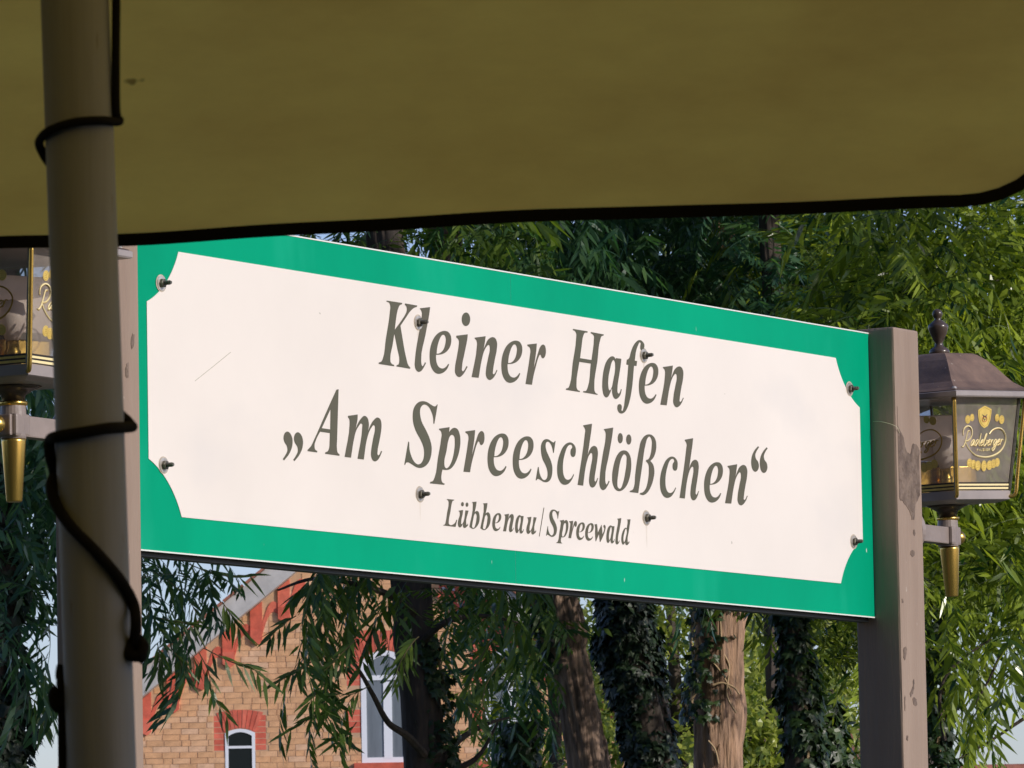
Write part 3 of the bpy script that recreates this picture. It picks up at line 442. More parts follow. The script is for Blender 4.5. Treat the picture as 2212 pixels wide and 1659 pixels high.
# ---- lanterns
def inv_panel(x, y):
    xl = 720+(y-40)/1440*40; xr = 1712-(y-105)/1435*112
    s = (x-xl)/(xr-xl); top = 40+65*s; bot = 1620+70*s
    return s, 1-(y-top)/(bot-top)
def script_strokes():
    st = []
    def crv(l, w, n=5): st.append((crom([(x, y, 0) for x, y in l], n), w))
    crv([(862, 680), (860, 620), (880, 560), (930, 528), (980, 560), (1000, 640), (985, 720), (940, 775), (895, 780)], 9)
    crv([(960, 612), (935, 622), (920, 690), (900, 790), (880, 850), (860, 882), (840, 872)], 9)
    crv([(892, 780), (925, 870), (980, 960), (1060, 1040), (1160, 1078), (1250, 1085), (1350, 1060), (1440, 1000), (1500, 900), (1524, 780), (1500, 680), (1450, 612), (1380, 595), (1310, 625), (1265, 688)], 11)
    def C3(l, w=9): crv(l, w, 3)
    def LL(x, y, l, w=9): C3([(x+a*46-b*-16, y-b*100) for a, b in l], w)
    A = [(1.0, .95), (.45, 1.02), (.0, .45), (.1, .02), (.5, .2), (1.0, .95), (.85, .1), (1.15, .15)]
    E_ = [(.15, .42), (.75, .7), (.7, 1.02), (.25, .85), (.0, .35), (.3, .0), (1.0, .3)]
    LL(978, 876, A)
    LL(1042, 880, [(1.0, .95), (.45, 1.02), (.0, .45), (.1, .02), (.5, .2), (1.0, .9)]); C3([(1138, 668), (1118, 760), (1100, 860), (1118, 878)])
    LL(1122, 884, E_)
    C3([(1172, 860), (1205, 760), (1228, 690), (1215, 690), (1192, 770), (1178, 870), (1192, 890), (1220, 850), (1226, 800), (1245, 800)])
    LL(1232, 888, E_); C3([(1285, 885), (1300, 790), (1292, 850), (1312, 795), (1330, 800)])
    LL(1325, 893, [(1.0, .95), (.45, 1.02), (.0, .45), (.1, .02), (.5, .2), (1.0, .95)]); C3([(1385, 800), (1368, 880), (1345, 950), (1318, 980), (1308, 960), (1335, 920), (1385, 880)])
    LL(1382, 892, E_); C3([(1432, 890), (1448, 795), (1442, 850), (1462, 795), (1484, 805)])
    return st
def tiny_text():
    # PILSNER in thin block strokes
    F_ = {'P': [[(0, 0), (0, 1), (.6, 1), (.6, .5), (0, .5)]], 'I': [[(.3, 0), (.3, 1)]], 'L': [[(0, 1), (0, 0), (.6, 0)]],
          'S': [[(.6, 1), (0, 1), (0, .5), (.6, .5), (.6, 0), (0, 0)]], 'N': [[(0, 0), (0, 1), (.6, 0), (.6, 1)]], 'E': [[(.6, 1), (0, 1), (0, 0), (.6, 0)], [(0, .5), (.5, .5)]],
          'R': [[(0, 0), (0, 1), (.6, 1), (.6, .5), (0, .5), (.6, 0)]]}
    out = []
    for i, ch in enumerate('PILSNER'):
        for l in F_[ch]: out.append(([Vector((1075+i*30+x*30, 972-y*34+i*1, 0)) for x, y in l], 4))
    return out
STROKES = script_strokes(); TINY = tiny_text()
MED_TOP = [(1003, 390, 32, 64), (935, 418, 40, 72), (1385, 415, 34, 66), (1455, 450, 40, 76)]
MED_BOT = [(970, 1170, 42, 76), (1028, 1200, 42, 80), (1398, 1190, 40, 76), (1340, 1210, 42, 78), (1275, 1230, 44, 82), (1092, 1222, 46, 86), (1185, 1235, 42, 94)]
CREST = [(1195, 196, 0), (1245, 225, 0), (1300, 262, 0), (1298, 330, 0), (1285, 440, 0), (1265, 500, 0), (1245, 550, 0), (1192, 585, 0), (1145, 540, 0), (1120, 490, 0), (1105, 440, 0), (1095, 330, 0), (1095, 262, 0), (1145, 228, 0)]

def make_lantern(name, label, loc, corner_az, tilt, armdir, detail_label):
    """corner_az: bearing of the near corner (from -Y towards +X); local z=0 at the tray's underside"""
    t = thing(name, label, 'lantern', loc, (0, 0, 0), 'brass and black lanterns on the sign posts')
    base = Matrix.Rotation(tilt, 4, N3) @ Matrix.Rotation(corner_az, 4, 'Z') @ Matrix.Rotation(R(-90), 4, 'Z')
    # local frame: +x axis points to the near corner
    def put(nm, bm, mm, par=None, smooth=False):
        bmesh.ops.transform(bm, matrix=base, verts=bm.verts)
        return link(nm, frommesh(bm), mm, par or t, smooth=smooth)
    def sq(rd, z): return [Vector((rd*math.cos(a), rd*math.sin(a), z)) for a in (0, math.pi/2, math.pi, 3*math.pi/2)]
    def loft(bm, rings, cap=True):
        rv = [[bm.verts.new(p) for p in q] for q in rings]
        for a, b in zip(rv[:-1], rv[1:]):
            for i in range(4):
                j = (i+1) % 4; bm.faces.new((a[i], a[j], b[j], b[i]))
        if cap: bm.faces.new(rv[0][::-1]); bm.faces.new(rv[-1])
    # tray
    bm = bmesh.new(); loft(bm, [sq(.118, -.006), sq(.145, 0), sq(.150, .002), sq(.152, .022), sq(.146, .022)]); put('tray', bm, M['trimgrey'])
    # eave and roof
    bm = bmesh.new(); loft(bm, [sq(.190, .238), sq(.229, .238), sq(.232, .241), sq(.232, .251), sq(.224, .254)]); 
    rf = put('roof', bm, M['trimgrey'])
    prof = [(.227, .2545), (.200, .262), (.172, .277), (.152, .295), (.133, .314), (.112, .332), (.090, .345), (.080, .349), (.040, .352)]
    bm = bmesh.new(); loft(bm, [sq(a, b) for a, b in prof]); put('roof_cap', bm, M['lampblack'], rf)
    bm = bmesh.new(); lathe_bm(bm, [(r_*.9, .350+h) for r_, h in [(.026, 0), (.027, .008), (.022, .014), (.012, .019), (.010, .028), (.014, .034), (.022, .05), (.027, .064), (.026, .070), (.016, .077), (.008, .083), (.011, .089), (.014, .096), (.011, .104), (.003, .108)]], 22)
    put('finial', bm, M['fin'], rf, smooth=True)
    # corner screws at the eave
    for a in range(4):
        ang = a*math.pi/2; bm = bmesh.new(); lathe_bm(bm, [(.006, 0), (.0065, .004), (.004, .008), (.001, .009)], 10, c=(.206*math.cos(ang), .206*math.sin(ang), .2545)); put('screw', bm, M['washer'], rf)
    # brass corner rods bending in under the tray corner
    for a in range(4):
        ang = a*math.pi/2; ca, sa = math.cos(ang), math.sin(ang)
        pts_ = crom([(.198*ca, .198*sa, .238), (.186*ca, .186*sa, .16), (.171*ca, .171*sa, .06), (.166*ca, .166*sa, .022), (.160*ca, .160*sa, .010), (.146*ca, .146*sa, .008)], 5)
        bm = bmesh.new(); tube_bm(bm, pts_, .0045, 10); put('corner_rod', bm, M['brass'], smooth=True)
        # narrow dark corner stile inside the rod
        bm = bmesh.new(); tube_bm(bm, [(.149*ca, .149*sa, .022), (.184*ca, .184*sa, .238)], .0045, 6); put('corner_stile', bm, M['nut'])
    # panes
    for k in range(4):
        a0, a1 = k*math.pi/2, (k+1)*math.pi/2
        b0 = Vector((.146*math.cos(a0), .146*math.sin(a0), .023)); b1 = Vector((.146*math.cos(a1), .146*math.sin(a1), .023))
        t0 = Vector((.181*math.cos(a0), .181*math.sin(a0), .237)); t1 = Vector((.181*math.cos(a1), .181*math.sin(a1), .237))
        nrm = (b1-b0).cross(t0-b0).normalized()
        mid = (b0+b1+t0+t1)/4
        if nrm.dot(mid) < 0: nrm = -nrm
        nrm_h = Vector((mid.x, mid.y, 0)).normalized()
        # seen from outside, s runs left to right
        left_is_a0 = (Vector((0, 0, 1)).cross(nrm_h)).dot(b1-b0) > 0
        B0, B1, T0, T1 = (b0, b1, t0, t1) if left_is_a0 else (b1, b0, t1, t0)
        def pt(s, tt, o_=0.0): 
            return (B0*(1-s)+B1*s)*(1-tt) + (T0*(1-s)+T1*s)*tt + nrm*o_
        bm = bmesh.new(); A4 = [bm.verts.new(pt(s, tt, .001)) for s, tt in ((0, 0), (1, 0), (1, 1), (0, 1))]; bm.faces.new(A4)
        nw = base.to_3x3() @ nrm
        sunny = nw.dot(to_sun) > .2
        pane = put('pane', bm, M['glassd'] if sunny else M['glassc'])  # sunlit and shaded copies of one glass, picked by sun direction
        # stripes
        for (ta, tb, mm) in ((0.0, .088, 'stripe'), (.012, .034, 'goldl' if sunny else 'gold'), (.050, .070, 'goldl' if sunny else 'gold')):  # gold bands paler on sunward panes, sunlight painted into the colour
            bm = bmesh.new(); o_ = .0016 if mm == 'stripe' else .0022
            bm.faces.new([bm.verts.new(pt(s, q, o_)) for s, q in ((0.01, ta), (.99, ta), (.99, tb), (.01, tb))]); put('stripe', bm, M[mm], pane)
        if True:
            gm_ = M['goldl'] if sunny else M['goldd']  # lettering gold comes as a sunlit copy and a darker shaded one
            bm = bmesh.new()
            for pl2, wd in STROKES:
                q = [pt(*inv_panel(v_.x, v_.y), .0028) for v_ in pl2]
                # stroke swells in the middle of long curves
                nq = len(q); rads = [.00017*wd*(.65+.5*math.sin(math.pi*min(1, i_/(nq-1)))) for i_ in range(nq)]
                tube_bm(bm, q, rads, 4)
            for pl2, wd in TINY: tube_bm(bm, [pt(*inv_panel(v_.x, v_.y), .0028) for v_ in pl2], .00022*wd, 4)
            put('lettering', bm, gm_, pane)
            # slightly offset darker copy behind the lettering
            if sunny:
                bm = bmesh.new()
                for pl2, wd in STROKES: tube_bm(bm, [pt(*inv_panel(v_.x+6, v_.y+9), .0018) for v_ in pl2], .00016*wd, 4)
                put('lettering_underlay', bm, M['goldd'], pane)
            for li, lst in enumerate((MED_TOP, MED_BOT)):
                for q_i, (cx, cy, rx, ry) in enumerate(lst):
                    bm = bmesh.new(); o_ = .0018+.0003*q_i
                    bm.faces.new([bm.verts.new(pt(*inv_panel(cx+rx*math.cos(b_), cy+ry*math.sin(b_)), o_)) for b_ in [2*math.pi*i_/18 for i_ in range(18)]])
                    md = put('medallion', bm, M['gold'], pane)
                    bm = bmesh.new()
                    for sc_ in (.78,):
                        tube_bm(bm, [pt(*inv_panel(cx+rx*sc_*math.cos(b_), cy+ry*sc_*math.sin(b_)), o_+.0002) for b_ in [2*math.pi*i_/14 for i_ in range(15)]], .00035, 3)
                    for dy in (-.35, 0, .35):
                        tube_bm(bm, [pt(*inv_panel(cx-rx*.35, cy+ry*dy), o_+.0002), pt(*inv_panel(cx+rx*.35, cy+ry*(dy+.1)), o_+.0002)], .0005, 3)
                    link('medallion_relief', frommesh_t(bm, base), M['goldd'], pane)
            bm = bmesh.new(); bm.faces.new([bm.verts.new(pt(*inv_panel(x, y), .0019)) for x, y, _ in CREST]); put('crest', bm, M['gold'], pane)
            bm = bmesh.new(); cc = [(1195+(x-1195)*.84, 390+(y-390)*.84) for x, y, _ in CREST]
            tube_bm(bm, [pt(*inv_panel(x, y), .0021) for x, y in cc+[cc[0]]], .0005, 3); put('crest_border', bm, M['goldd'], pane)
            bm = bmesh.new(); tube_bm(bm, [pt(*inv_panel(1192+36*math.cos(b_), 430+44*math.sin(b_)), .0022) for b_ in [2*math.pi*i_/16 for i_ in range(17)]], .0009, 4); put('crest_ring', bm, M['crestr'], pane)
            bm = bmesh.new()
            for l in ([(1160, 350), (1180, 372), (1205, 380), (1230, 352)], [(1205, 380), (1225, 392), (1205, 410)], [(1180, 372), (1172, 395), (1188, 440)], [(1205, 430), (1192, 452)]):
                tube_bm(bm, [pt(*inv_panel(x, y), .0023) for x, y in l], .0010, 4)
            put('crest_figure', bm, M['crest'], pane)
    # inside: an upright enamelled reflector above a brass foot, added and turned to catch the sun
    rz = Matrix.Rotation(R(22), 3, 'Z')
    def slab(z0, z1, hw, th, xoff, bev=.002):
        bm = bmesh.new(); add_box(bm, rz @ Vector((xoff, 0, (z0+z1)/2)), (th, 2*hw, z1-z0), rz, bev); return bm
    ins = put('reflector', slab(.100, .208, .112, .006, -.030, .003), M['insert'])
    put('reflector_band', slab(.086, .0995, .104, .006, -.030), M['inband'], ins)
    put('brass_foot', slab(.0235, .0855, .100, .010, -.030), M['brass'], ins)
    bm = bmesh.new(); lathe_bm(bm, [(.016, .024), (.016, .06), (.013, .064), (.013, .08)], 16); put('lamp_socket', bm, M['brass'], ins, True)
    bm = bmesh.new(); lathe_bm(bm, [(.012, .080), (.022, .10), (.027, .125), (.022, .15), (.004, .158)], 18); put('bulb', bm, M['insert'], ins, True)
    # neck, collar, brass tube
    bm = bmesh.new(); lathe_bm(bm, [(.055, -.0065), (.040, -.012), (.024, -.022), (.021, -.034)], 24); nk = put('neck', bm, M['fin'], smooth=True)
    bm = bmesh.new(); lathe_bm(bm, [(.026, -.0345), (.0275, -.037), (.0265, -.041), (.0235, -.043)], 24); put('collar', bm, M['brass'], nk, True)
    bm = bmesh.new(); lathe_bm(bm, [(.0232, -.105), (.0228, -.110), (.0150, -.220), (.0140, -.2225), (.012, -.2225)], 28); put('brass_tube', bm, M['brass'], smooth=True)
    # the arm, straight along the sign, with clamp, ball end and wall rosette
    L_ = armdir[1]; dirv = D3*armdir[0]
    rotm = Matrix(((D3.x, N3.x, 0), (D3.y, N3.y, 0), (0, 0, 1)))
    bm = bmesh.new(); c0 = -dirv*(L_/2) + dirv*.020 + Vector((0, 0, -.080)); add_box(bm, c0, (L_-.03+.050, .030, .040), rotm, .003); arm = link('arm', frommesh(bm), M['bracket'], t)
    bm = bmesh.new(); add_box(bm, Vector((0, 0, -.080)), (.046, .048, .044), rotm, .006)
    lathe_bm(bm, [(.0235, -.1045), (.0245, -.100), (.0245, -.060), (.0235, -.043)], 24, c=(0, 0, 0)); link('clamp', frommesh(bm), M['bracket'], arm)
    bm = bmesh.new(); bmesh.ops.create_uvsphere(bm, u_segments=14, v_segments=10, radius=.017); bmesh.ops.translate(bm, verts=bm.verts, vec=dirv*.052+Vector((0, 0, -.080)))
    link('ball_end', frommesh(bm), M['brass'], arm, smooth=True)
    bm = bmesh.new(); Mr = Matrix.Translation(-dirv*L_+Vector((0, 0, -.080))) @ dirv.to_track_quat('Z', 'Y').to_matrix().to_4x4()
    lathe_bm(bm, [(.048, 0.0), (.056, .004), (.058, .016), (.050, .026), (.040, .030), (.022, .032)], 32, M=Mr.to_3x3(), c=Mr.to_translation()); link('rosette', frommesh(bm), M['bracket'], arm, smooth=False)
    return t
def frommesh_t(bm, base):
    bmesh.ops.transform(bm, matrix=base, verts=bm.verts); return frommesh(bm)
lr = S(3.2025, .288, .008); ll = S(-.4305, .2905, .008)
make_lantern('wall_lantern', 'whole lantern with urn finial on the right post, brass rods and gold printed panes', tuple(lr), R(4.4), R(3.2), (1, 3.2025-SL1-PW), '')
make_lantern('wall_lantern', 'near left lantern half hidden behind the parasol mast, its roof under the valance', tuple(ll), R(15.4), R(.2), (-1, -(-.4305)+SL0-PW), '')


# ================================================================== added behind the camera: an unseen wall that blocks sky light
rest = thing('sky_blocker_building', 'long plastered wall added behind the camera, unseen, to block sky light', 'building', (-6, -9, 0))
rw = mat('blocker_plaster', (.22, .19, .15), .9, var=.2, vscale=2, bump=.2, bscale=30)
bm = bmesh.new(); add_box(bm, (-6, -9, 4.7), (40, 6, 9.4)); link('wall', frommesh(bm), rw, rest, world=True)
bm = bmesh.new()
for f_ in (((-26.6, -5.4, 9.4), (14.6, -5.4, 9.4), (14.6, -9, 12.5), (-26.6, -9, 12.5)), ((-26.6, -12.6, 9.4), (14.6, -12.6, 9.4), (14.6, -9, 12.5), (-26.6, -9, 12.5))): bm.faces.new([bm.verts.new(p) for p in f_])
link('roof', frommesh(bm), mat('blocker_roof', (.16, .07, .05), .8), rest, world=True)
for k in range(7):
    bm = bmesh.new(); add_box(bm, (-24+k*5, -5.97, 2.2), (1.6, .1, 2.0)); wf = link('window', frommesh(bm), M['edge'], rest, world=True)
    bm = bmesh.new(); add_box(bm, (-24+k*5, -5.94, 2.2), (1.4, .08, 1.8)); link('pane', frommesh(bm), M['dark'], wf)

# ================================================================== parasol in the foreground
MX, MY = -.2725, 4.0
def mast_x(z): return -.2787 + (z-CZ-.666)*(-.2667+.2787)/(.169-.666)*1.0
par = thing('garden_parasol', 'large square ochre garden parasol with black hem seen from beneath', 'parasol', (mast_x(0), MY, 0))
RM = .0222
bm = bmesh.new(); tube_bm(bm, [(mast_x(z), MY, z) for z in (0, .8, 1.6, 2.4, 3.16)], RM, 40)
link('mast', frommesh(bm), M['pole'], par, smooth=True, world=True)
HB = CZ+.935                               # height of the canopy edge
X0, X1, Y0, Y1 = -1.81, 1.23, 2.6, 5.4
HUB = Vector((mast_x(3.15), MY, 3.15))
def valance(name, a, b, hfun, rad, outward):
    """cloth flap between two points of the canopy edge; hfun(x) gives the hem height; rounded lower corners"""
    a = Vector(a); b = Vector(b); L = (b-a).length; dr = (b-a).normalized(); n = 64
    bm = bmesh.new(); rows = 14; grid = []; hem = []
    for i in range(n+1):
        s = L*i/n; e = min(s, L-s)
        lift = 0 if e > rad else rad*.75*(1-math.sqrt(max(0, 1-(1-e/rad)**2)))
        z0 = hfun(a.x+dr.x*s, a.y+dr.y*s) + lift
        col_ = []
        for k in range(rows+1):
            q = k/rows; z = HB + (z0-HB)*q
            wob = .010*math.sin(s*6.0+.8)*q + .005*math.sin(s*15+2)*q*q + .003*math.sin(s*31+q*4)*q + outward_w(s, q)
            col_.append(bm.verts.new(a + dr*s + Vector((0, 0, z-a.z)) + outward*wob))
        grid.append(col_); hem.append((col_[-1].co.copy(), col_[-2].co.copy()))
    for i in range(n):
        for k in range(rows): bm.faces.new((grid[i][k], grid[i+1][k], grid[i+1][k+1], grid[i][k+1]))
    v = link('valance', frommesh(bm), M['olive'], par, smooth=True, world=True)
    # hem tape: a flat folded band with thickness, both sides of the cloth
    bm = bmesh.new(); prev = None
    for i, (p, up_) in enumerate(hem):
        t_ = (hem[min(i+1, n)][0]-hem[max(i-1, 0)][0]).normalized(); nn = outward; dn = t_.cross(nn).normalized()
        if dn.z > 0: dn = -dn
        hw = .0053
        c4 = [bm.verts.new(p + nn*sx*.0018 + dn*(sy*hw)+dn*(-.001)) for sx, sy in ((-1, -1), (1, -1), (1, 1), (-1, 1))]
        if prev:
            for k in range(4): bm.faces.new((prev[k], prev[(k+1) % 4], c4[(k+1) % 4], c4[k]))
        prev = c4
    bmesh.ops.recalc_face_normals(bm, faces=bm.faces)
    link('hem_tape', frommesh(bm), M['trim'], v)
    return v
def outward_w(s, q): return 0.0
kx = [(-.4435, .6903), (-.1007, .7004), (.1212, .7052), (.30, .7085), (.3957, .7118)]
def hem_front(x, y):
    z = .6903 + (x+.4435)*.0262 + .0010*math.sin(x*9+1) + .0006*math.sin(x*23)
    return CZ + z - .0045
for xa, xb, rd in ((X0, -.655, .09), (-.65, .482, .09), (.488, X1, .09)):
    valance('valance', (xa, Y1, HB), (xb, Y1, HB), hem_front, rd, Vector((0, 1, 0)))
flat = lambda x, y: CZ+.70
for ya, yb in ((Y0, 3.99), (4.0, Y1)):
    valance('valance', (X1, ya, HB), (X1, yb, HB), flat, .08, Vector((1, 0, 0)))
    valance('valance', (X0, ya, HB), (X0, yb, HB), flat, .08, Vector((-1, 0, 0)))
for xa, xb in ((X0, -.8), (-.79, .2), (.21, X1)):
    valance('valance', (xa, Y0, HB), (xb, Y0, HB), flat, .08, Vector((0, -1, 0)))
cn = [Vector((X0, Y0, HB)), Vector((X1, Y0, HB)), Vector((X1, Y1, HB)), Vector((X0, Y1, HB))]
for k in range(4):
    a, b = cn[k], cn[(k+1) % 4]; bm = bmesh.new(); n = 12; rows_ = []
    for i in range(n+1):
        q = i/n; rr = []
        for j in range(n+1):
            e = a.lerp(b, j/n); p = e.lerp(HUB, q); p.z -= .05*math.sin(math.pi*q)*math.sin(math.pi*j/n); rr.append(bm.verts.new(p))
        rows_.append(rr)
    for i in range(n):
        for j in range(n): bm.faces.new((rows_[i][j], rows_[i][j+1], rows_[i+1][j+1], rows_[i+1][j]))
    link('canopy_panel', frommesh(bm), M['olive'], par, smooth=True, world=True)
ends = cn + [cn[k].lerp(cn[(k+1) % 4], .5) for k in range(4)]
for e in ends:
    bm = bmesh.new(); tube_bm(bm, [HUB-Vector((0, 0, .03)), e+Vector((0, 0, -.012))], .011, 8); link('rib', frommesh(bm), M['pole'], par, world=True)
bm = bmesh.new(); lathe_bm(bm, [(.03, -.08), (.05, -.06), (.05, 0), (.03, .03)], 20, c=HUB); link('hub', frommesh(bm), M['pole'], par, world=True)
bm = bmesh.new(); add_box(bm, (mast_x(0), MY, .04), (.6, .6, .08), None, .01); link('base_plate', frommesh(bm), M['bracket'], par, world=True)

# unseen neighbouring parasol added overhead to darken the ambient light
par2 = thing('garden_parasol', 'second ochre garden parasol, unseen, added overhead to cut ambient light', 'parasol', (.2, -.4, 0))
bm = bmesh.new(); tube_bm(bm, [(1.25, -.4, 0), (1.25, -.4, 3.2)], RM, 20); link('mast', frommesh(bm), M['pole'], par2, world=True)
bm = bmesh.new(); H2 = Vector((1.25, -.4, 3.2)); c2 = [Vector((x, y, 2.75)) for x, y in ((-.5, -2.1), (3.0, -2.1), (3.0, 1.3), (-.5, 1.3))]
hv = bm.verts.new(H2); cv = [bm.verts.new(c) for c in c2]; lv = [bm.verts.new(c-Vector((0, 0, .22))) for c in c2]
for k in range(4): bm.faces.new((cv[k], cv[(k+1) % 4], hv)); bm.faces.new((lv[k], lv[(k+1) % 4], cv[(k+1) % 4], cv[k]))
link('canopy', frommesh(bm), M['olive'], par2, world=True)

# ---- the cord wound round the mast
cord = thing('cord', 'black cord hanging beside the parasol mast and wound around it', 'cord', (mast_x(2), MY, 0))
pxm = FPX/MY
def on_mast(px, py, front, rr):
    """point on the mast's surface seen at that height; front = +1 near side, -1 far side"""
    p = P(px, py, MY); ax = mast_x(p.z); o_ = p.x-ax; R_ = RM+rr
    o_ = max(-R_, min(R_, o_)); dd = math.sqrt(max(0, R_*R_-o_*o_))
    return Vector((ax+o_, MY-front*dd, p.z))
r1 = .0038
pts_ = [P(252, -90, MY-.004), P(251, 0, MY-.004), P(250, 120, MY-.004), P(251, 240, MY-.004)]
pts_ += [on_mast(262, 262, 1, r1), on_mast(225, 270, 1, r1), on_mast(170, 276, 1, r1), on_mast(115, 290, 1, r1), on_mast(80, 305, 1, r1), on_mast(92, 330, -1, r1), on_mast(130, 400, -1, r1), on_mast(190, 640, -1, r1), on_mast(235, 850, -1, r1),
         on_mast(278, 912, -1, r1), on_mast(288, 922, 1, r1), on_mast(240, 932, 1, r1), on_mast(185, 942, 1, r1), on_mast(130, 948, 1, r1), on_mast(105, 952, 1, r1), on_mast(108, 985, -1, r1), on_mast(116, 1020, -1, r1), on_mast(112, 1050, 1, r1),
         on_mast(125, 1095, 1, r1), on_mast(160, 1145, 1, r1), on_mast(215, 1200, 1, r1), on_mast(262, 1255, 1, r1), on_mast(289, 1305, 1, r1), on_mast(297, 1350, 1, .008), on_mast(292, 1392, 1, r1)]
path = crom(pts_, 8)
rads = [.0029+.0009*min(1, max(0, (CZ+.60-p.z)/.25)) for p in path]
bm = bmesh.new(); tube_bm(bm, path, rads, 10); link('cord_strand', frommesh(bm), M['cord'], cord, smooth=True, world=True)
bm = bmesh.new()
kn = on_mast(292, 1400, 1, .003)
tube_bm(bm, crom([kn+Vector((.002, 0, .006)), kn+Vector((.006, -.004, .0)), kn+Vector((.003, -.006, -.006)), kn+Vector((-.004, -.004, -.004)), kn+Vector((0, 0, .004)), kn+Vector((.005, 0, -.004)), kn+Vector((.002, 0, -.009))], 6), .0038, 8)
link('knot', frommesh(bm), M['cord'], cord, smooth=True, world=True)
bm = bmesh.new()
tube_bm(bm, crom([on_mast(292, 1405, -1, r1), on_mast(220, 1440, -1, r1), on_mast(140, 1460, -1, r1), P(133, 1480, MY+.01)], 6), .0038, 8)
tube_bm(bm, crom([P(127, 1488, MY), P(118, 1500, MY), P(120, 1520, MY), P(130, 1527, MY), P(137, 1510, MY), P(128, 1500, MY)], 6), .0042, 8)
tube_bm(bm, crom([P(130, 1440, MY+.012), P(128, 1460, MY+.006), P(133, 1485, MY), P(134, 1560, MY), P(135, 1700, MY), P(138, 2300, MY)], 5), .0026, 8)
link('cord_end', frommesh(bm), M['cord'], cord, smooth=True, world=True)

# ================================================================== brick house
HD = 88.0
brick_cols = [(.72, .405, .21), (.69, .385, .195), (.75, .44, .24), (.66, .37, .19), (.73, .40, .20), (.74, .46, .28)]
MB = [mat('yellow_brick', c, .85, var=.22, vscale=9, bump=.3, bscale=40) for c in brick_cols]
MRED = [mat('red_brick', c, .8, var=.25, vscale=9, bump=.3, bscale=40) for c in ((.68, .135, .08), (.62, .12, .07), (.72, .165, .10))]
MORT = mat('mortar', (.56, .36, .22), .9, var=.15, vscale=6)
WHITE = mat('white_window_paint', (.80, .82, .86), .35)
PANE = mat('window_glass_dark', (.02, .025, .025), .06, spec=.6)
PANEL = mat('window_glass_curtained', (.20, .23, .26), .12, spec=.6, var=.3, vscale=1.5, stretch=(3, 1, .4))
FASC = mat('grey_verge', (.52, .50, .47), .7, var=.2, vscale=5)
TILE = mat('red_roof_tile', (.34, .13, .08), .75, var=.3, vscale=4)
house = thing('brick_house', 'yellow brick gabled house with red brick window arches behind the willows', 'house', tuple(P(800, 1659, HD)))
house.location.z = 0; PINV[house.name] = Matrix.Translation(house.location).inverted()
def H(px, py, off=0.0):
    p = P(px, py, HD); return Vector((p.x, HD-off, p.z))
def hpx(x, y): return ((340+x/2.9105)*.86406, (1380+y/2.9105)*.86406)      # detail crop -> frame
def poly_prism(name, pts, o0, o1, mm, par=None):
    """outline facing the street, from depth o0 to o1 in front of the facade plane"""
    bm = bmesh.new(); f = [bm.verts.new(Vector((p.x, HD-o1, p.z))) for p in pts]; b = [bm.verts.new(Vector((p.x, HD-o0, p.z))) for p in pts]
    bm.faces.new(f); bm.faces.new(b[::-1])
    for i in range(len(f)): j = (i+1) % len(f); bm.faces.new((f[i], b[i], b[j], f[j]))
    bmesh.ops.recalc_face_normals(bm, faces=bm.faces)
    return link(name, frommesh(bm), mm, par or house, world=(par is None))
# gable outline: verge rises from the left eave to the ridge hidden behind the board
vl0, vl1 = H(*hpx(-260, 1120)), H(*hpx(980, 110))
slope = (vl1.z-vl0.z)/(vl1.x-vl0.x)
xr = H(800, 1000).x; ridge = Vector((xr, HD, vl0.z+slope*(xr-vl0.x)))
xe0, xe1 = vl0.x, 2*xr-vl0.x
zr = lambda x: ridge.z - slope*abs(x-xr)                                  # verge line height
bm = bmesh.new()
ol = [(xe0, .0), (xe1, .0), (xe1, vl0.z-.2), (xr, ridge.z-.2), (xe0, vl0.z-.2)]
vb = [bm.verts.new((x, HD-.0235, z)) for x, z in ol]; vk = [bm.verts.new((x, HD+9, z)) for x, z in ol]
bm.faces.new(vb); bm.faces.new(vk[::-1])
for i in range(5): j = (i+1) % 5; bm.faces.new((vb[i], vk[i], vk[j], vb[j]))
bmesh.ops.recalc_face_normals(bm, faces=bm.faces)
wall = link('wall', frommesh(bm), MORT, house, world=True)
for sgn in (-1, 1):
    x_e = xr+sgn*(xr-xe0+.5); z_e = ridge.z-slope*(xr-xe0+.5)
    bm = bmesh.new(); th_ = .30
    ps = [(xr, ridge.z), (x_e, z_e), (x_e, z_e-th_*1.25), (xr, ridge.z-th_*1.25)]
    f = [bm.verts.new((x, HD-.30, z)) for x, z in ps]; b = [bm.verts.new((x, HD+9.3, z)) for x, z in ps]
    bm.faces.new(f); bm.faces.new(b[::-1])
    for i in range(4): j = (i+1) % 4; bm.faces.new((f[i], b[i], b[j], f[j]))
    bmesh.ops.recalc_face_normals(bm, faces=bm.faces); link('roof', frommesh(bm), [FASC], house, world=True)
    bm = bmesh.new(); add_box(bm, (0, 0, 0), (.11, 9.6, .05)); mt_ = frommesh(bm)
    n_t = int((xr-xe0+.5)/.30)
    for k in range(n_t):                                                # tile course edges along the verge
        x = xr+sgn*(.15+.30*k); z = ridge.z-slope*(.15+.30*k)+.03
        bm = bmesh.new(); add_box(bm, (x, HD+4.5, z), (.36, 9.7, .035), Matrix.Rotation(sgn*math.atan(slope), 3, 'Y')); link('roof_tile_course', frommesh(bm), TILE, house, world=True)

